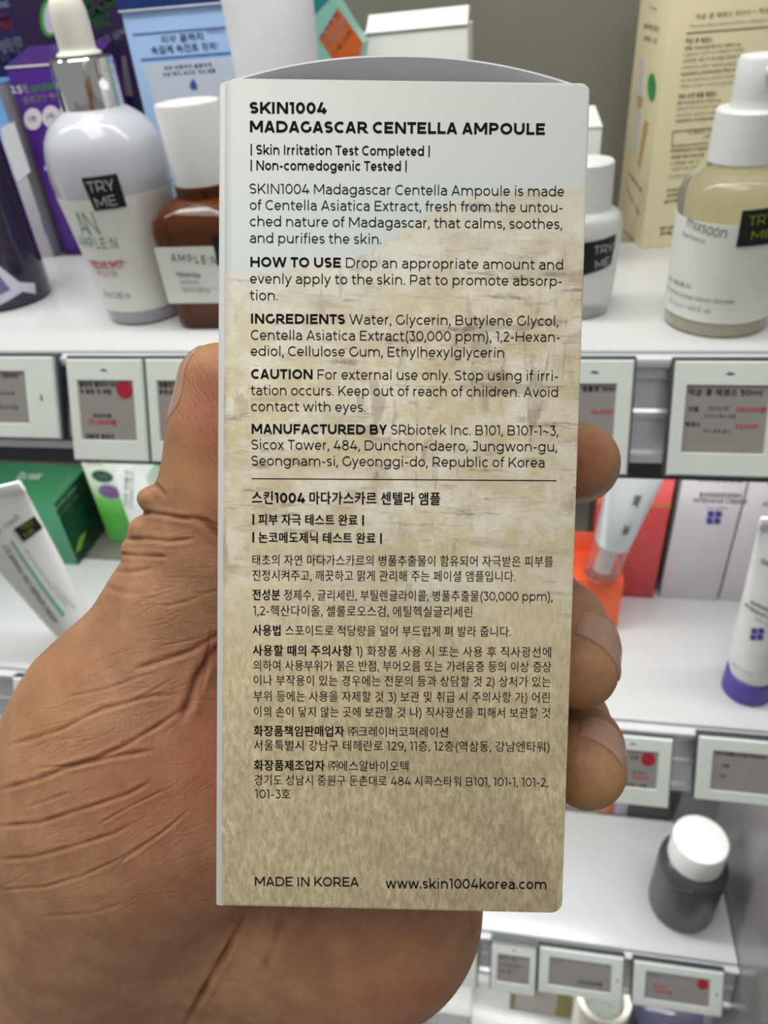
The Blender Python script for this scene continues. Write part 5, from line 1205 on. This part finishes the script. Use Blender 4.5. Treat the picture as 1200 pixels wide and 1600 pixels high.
def skin_material():
    m = bpy.data.materials.new('skin'); m.use_nodes = True; n = N(m)
    at = n.new('ShaderNodeAttribute', attribute_name='skin'); sp = n.new('ShaderNodeSeparateColor'); n.put(sp.inputs[0], at.outputs['Color'])
    tc = n.new('ShaderNodeTexCoord'); vec = tc.outputs['Object']
    mot = n.maprange(n.noise(vec, 140, 5, .6), .3, .7); mot2 = n.maprange(n.noise(vec, 900, 3), .3, .7)
    c = n.mix(mot, SKIN_A, SKIN_B)
    c = n.mix(n.math('MULTIPLY', mot2, .18), c, SKIN_SPECK)
    c = n.mix(n.math('MULTIPLY', sp.outputs[0], .75), c, SKIN_RED); c = n.mix(n.math('MULTIPLY', sp.outputs[1], .7), c, SKIN_YEL)
    c = n.mix(n.math('MULTIPLY', sp.outputs[2], .75), c, SKIN_CREASE)  # folds tinted redder, their shade painted into the skin colour too
    n.put(n.b.inputs['Base Color'], c); n.b.inputs['Roughness'].default_value = .5; n.b.inputs['Specular IOR Level'].default_value = .28
    n.b.inputs['Subsurface Weight'].default_value = .35; n.b.inputs['Subsurface Radius'].default_value = (.0032, .0012, .0007); n.b.inputs['Subsurface Scale'].default_value = .8
    # skin ridges: fine wavering lines plus pores
    wv = n.new('ShaderNodeTexWave', wave_type='BANDS'); wv.inputs['Scale'].default_value = 620; wv.inputs['Distortion'].default_value = 14; wv.inputs['Detail'].default_value = 3; wv.inputs['Detail Scale'].default_value = .35
    mp = n.new('ShaderNodeMapping'); mp.inputs['Rotation'].default_value = (.5, .4, .5); n.put(mp.inputs['Vector'], vec); n.put(wv.inputs['Vector'], mp.outputs[0])
    h = n.math('ADD', n.math('MULTIPLY', wv.outputs['Fac'], .22), n.math('ADD', n.math('MULTIPLY', n.noise(vec, 520, 5, .65, (1, 1, .3), (.5, .3, .9)), 1.3), n.math('MULTIPLY', n.noise(vec, 2200, 3, .6, (1, .5, 1), (.2, .5, .3)), .7)))
    bp = n.new('ShaderNodeBump'); bp.inputs['Strength'].default_value = .42; bp.inputs['Distance'].default_value = .0003; n.put(bp.inputs['Height'], h); n.put(n.b.inputs['Normal'], bp.outputs[0])
    return m
me.materials.append(skin_material())

# fingernails: plates laid over the tips, following the flesh
def flesh(p):
    q = (np.asarray(p, float) - lo) / STEP; i = np.clip(np.floor(q).astype(int), 0, dim - 2); f = np.clip(q - i, 0, 1); r = 0.0
    for dx in (0, 1):
        for dy in (0, 1):
            for dz in (0, 1): r += SDF[i[0] + dx, i[1] + dy, i[2] + dz] * (f[0] if dx else 1 - f[0]) * (f[1] if dy else 1 - f[1]) * (f[2] if dz else 1 - f[2])
    return r
def skin_point(p, o, cap):
    """where a line from inside the tip leaves the flesh; past the tip it keeps the last height"""
    k = 0.0
    if flesh(p) > 0: return cap, False
    while k < 10.5 and flesh(p + o * k) < 0: k += .1
    return k, True
def nail(c, along, out, length, width, label):
    c, a, o = (np.array(q, float) for q in (c, along, out)); a /= np.linalg.norm(a); o = o - a * (o @ a); o /= np.linalg.norm(o); s = np.cross(a, o)
    V, Fc = [], []; n1, n2 = 14, 14
    for lay in (0, 1):
        last = {}
        for j in range(n2 + 1):
            v = j / n2                                            # 0 at the cuticle, 1 at the free edge
            half = width / 2 * (math.sqrt(max(.05, 1 - ((.32 - v) / .36) ** 2)) if v < .32 else 1 - .10 * (v - .32))
            for i in range(n1 + 1):
                t = (i / n1 - .5) * 2
                back = .05 * t * t * (v < .3) - .10 * t * t * (v > .6) * (v - .6) / .4
                p = c + a * length * (v - .5 + back); ang = t * half / 7.4
                oo = o * math.cos(ang) + s * math.sin(ang)        # fan the plate round the tip
                last[i], _ok = skin_point(p, oo, last.get(i, 7.5)); q = p + oo * last[i]
                lift = .38 * (1 - .75 * abs(t) ** 4) * min(1, v * 5 + .12) + .05 * max(0, v - .8) * 5
                V.append(q + oo * (lift if lay == 0 else -.35))
    Nn = (n1 + 1) * (n2 + 1); g = lambda i, j: j * (n1 + 1) + i
    for j in range(n2):
        for i in range(n1): Fc += [[g(i, j), g(i + 1, j), g(i + 1, j + 1), g(i, j + 1)], [g(i, j + 1) + Nn, g(i + 1, j + 1) + Nn, g(i + 1, j) + Nn, g(i, j) + Nn]]
    rim = [g(i, 0) for i in range(n1)] + [g(n1, j) for j in range(n2)] + [g(i, n2) for i in range(n1, 0, -1)] + [g(0, j) for j in range(n2, 0, -1)]
    for x, y in zip(rim, rim[1:] + rim[:1]): Fc.append([y, x, x + Nn, y + Nn])
    bm = bmesh.new(); vs = [bm.verts.new(tuple(ROT @ (q / 1000) + EYE - hand_o)) for q in V]
    for f in Fc: bm.faces.new([vs[k] for k in f])
    ob = bm_link('fingernail', bm, NAIL, hand, ang=70); ob['label'] = label; return ob
NAIL = mat('nail_plate', rgb(180, 140, 120), .32, coat=.25, sss=.2, var=.05, scale=200)
for args in NAILS: nail(*args)
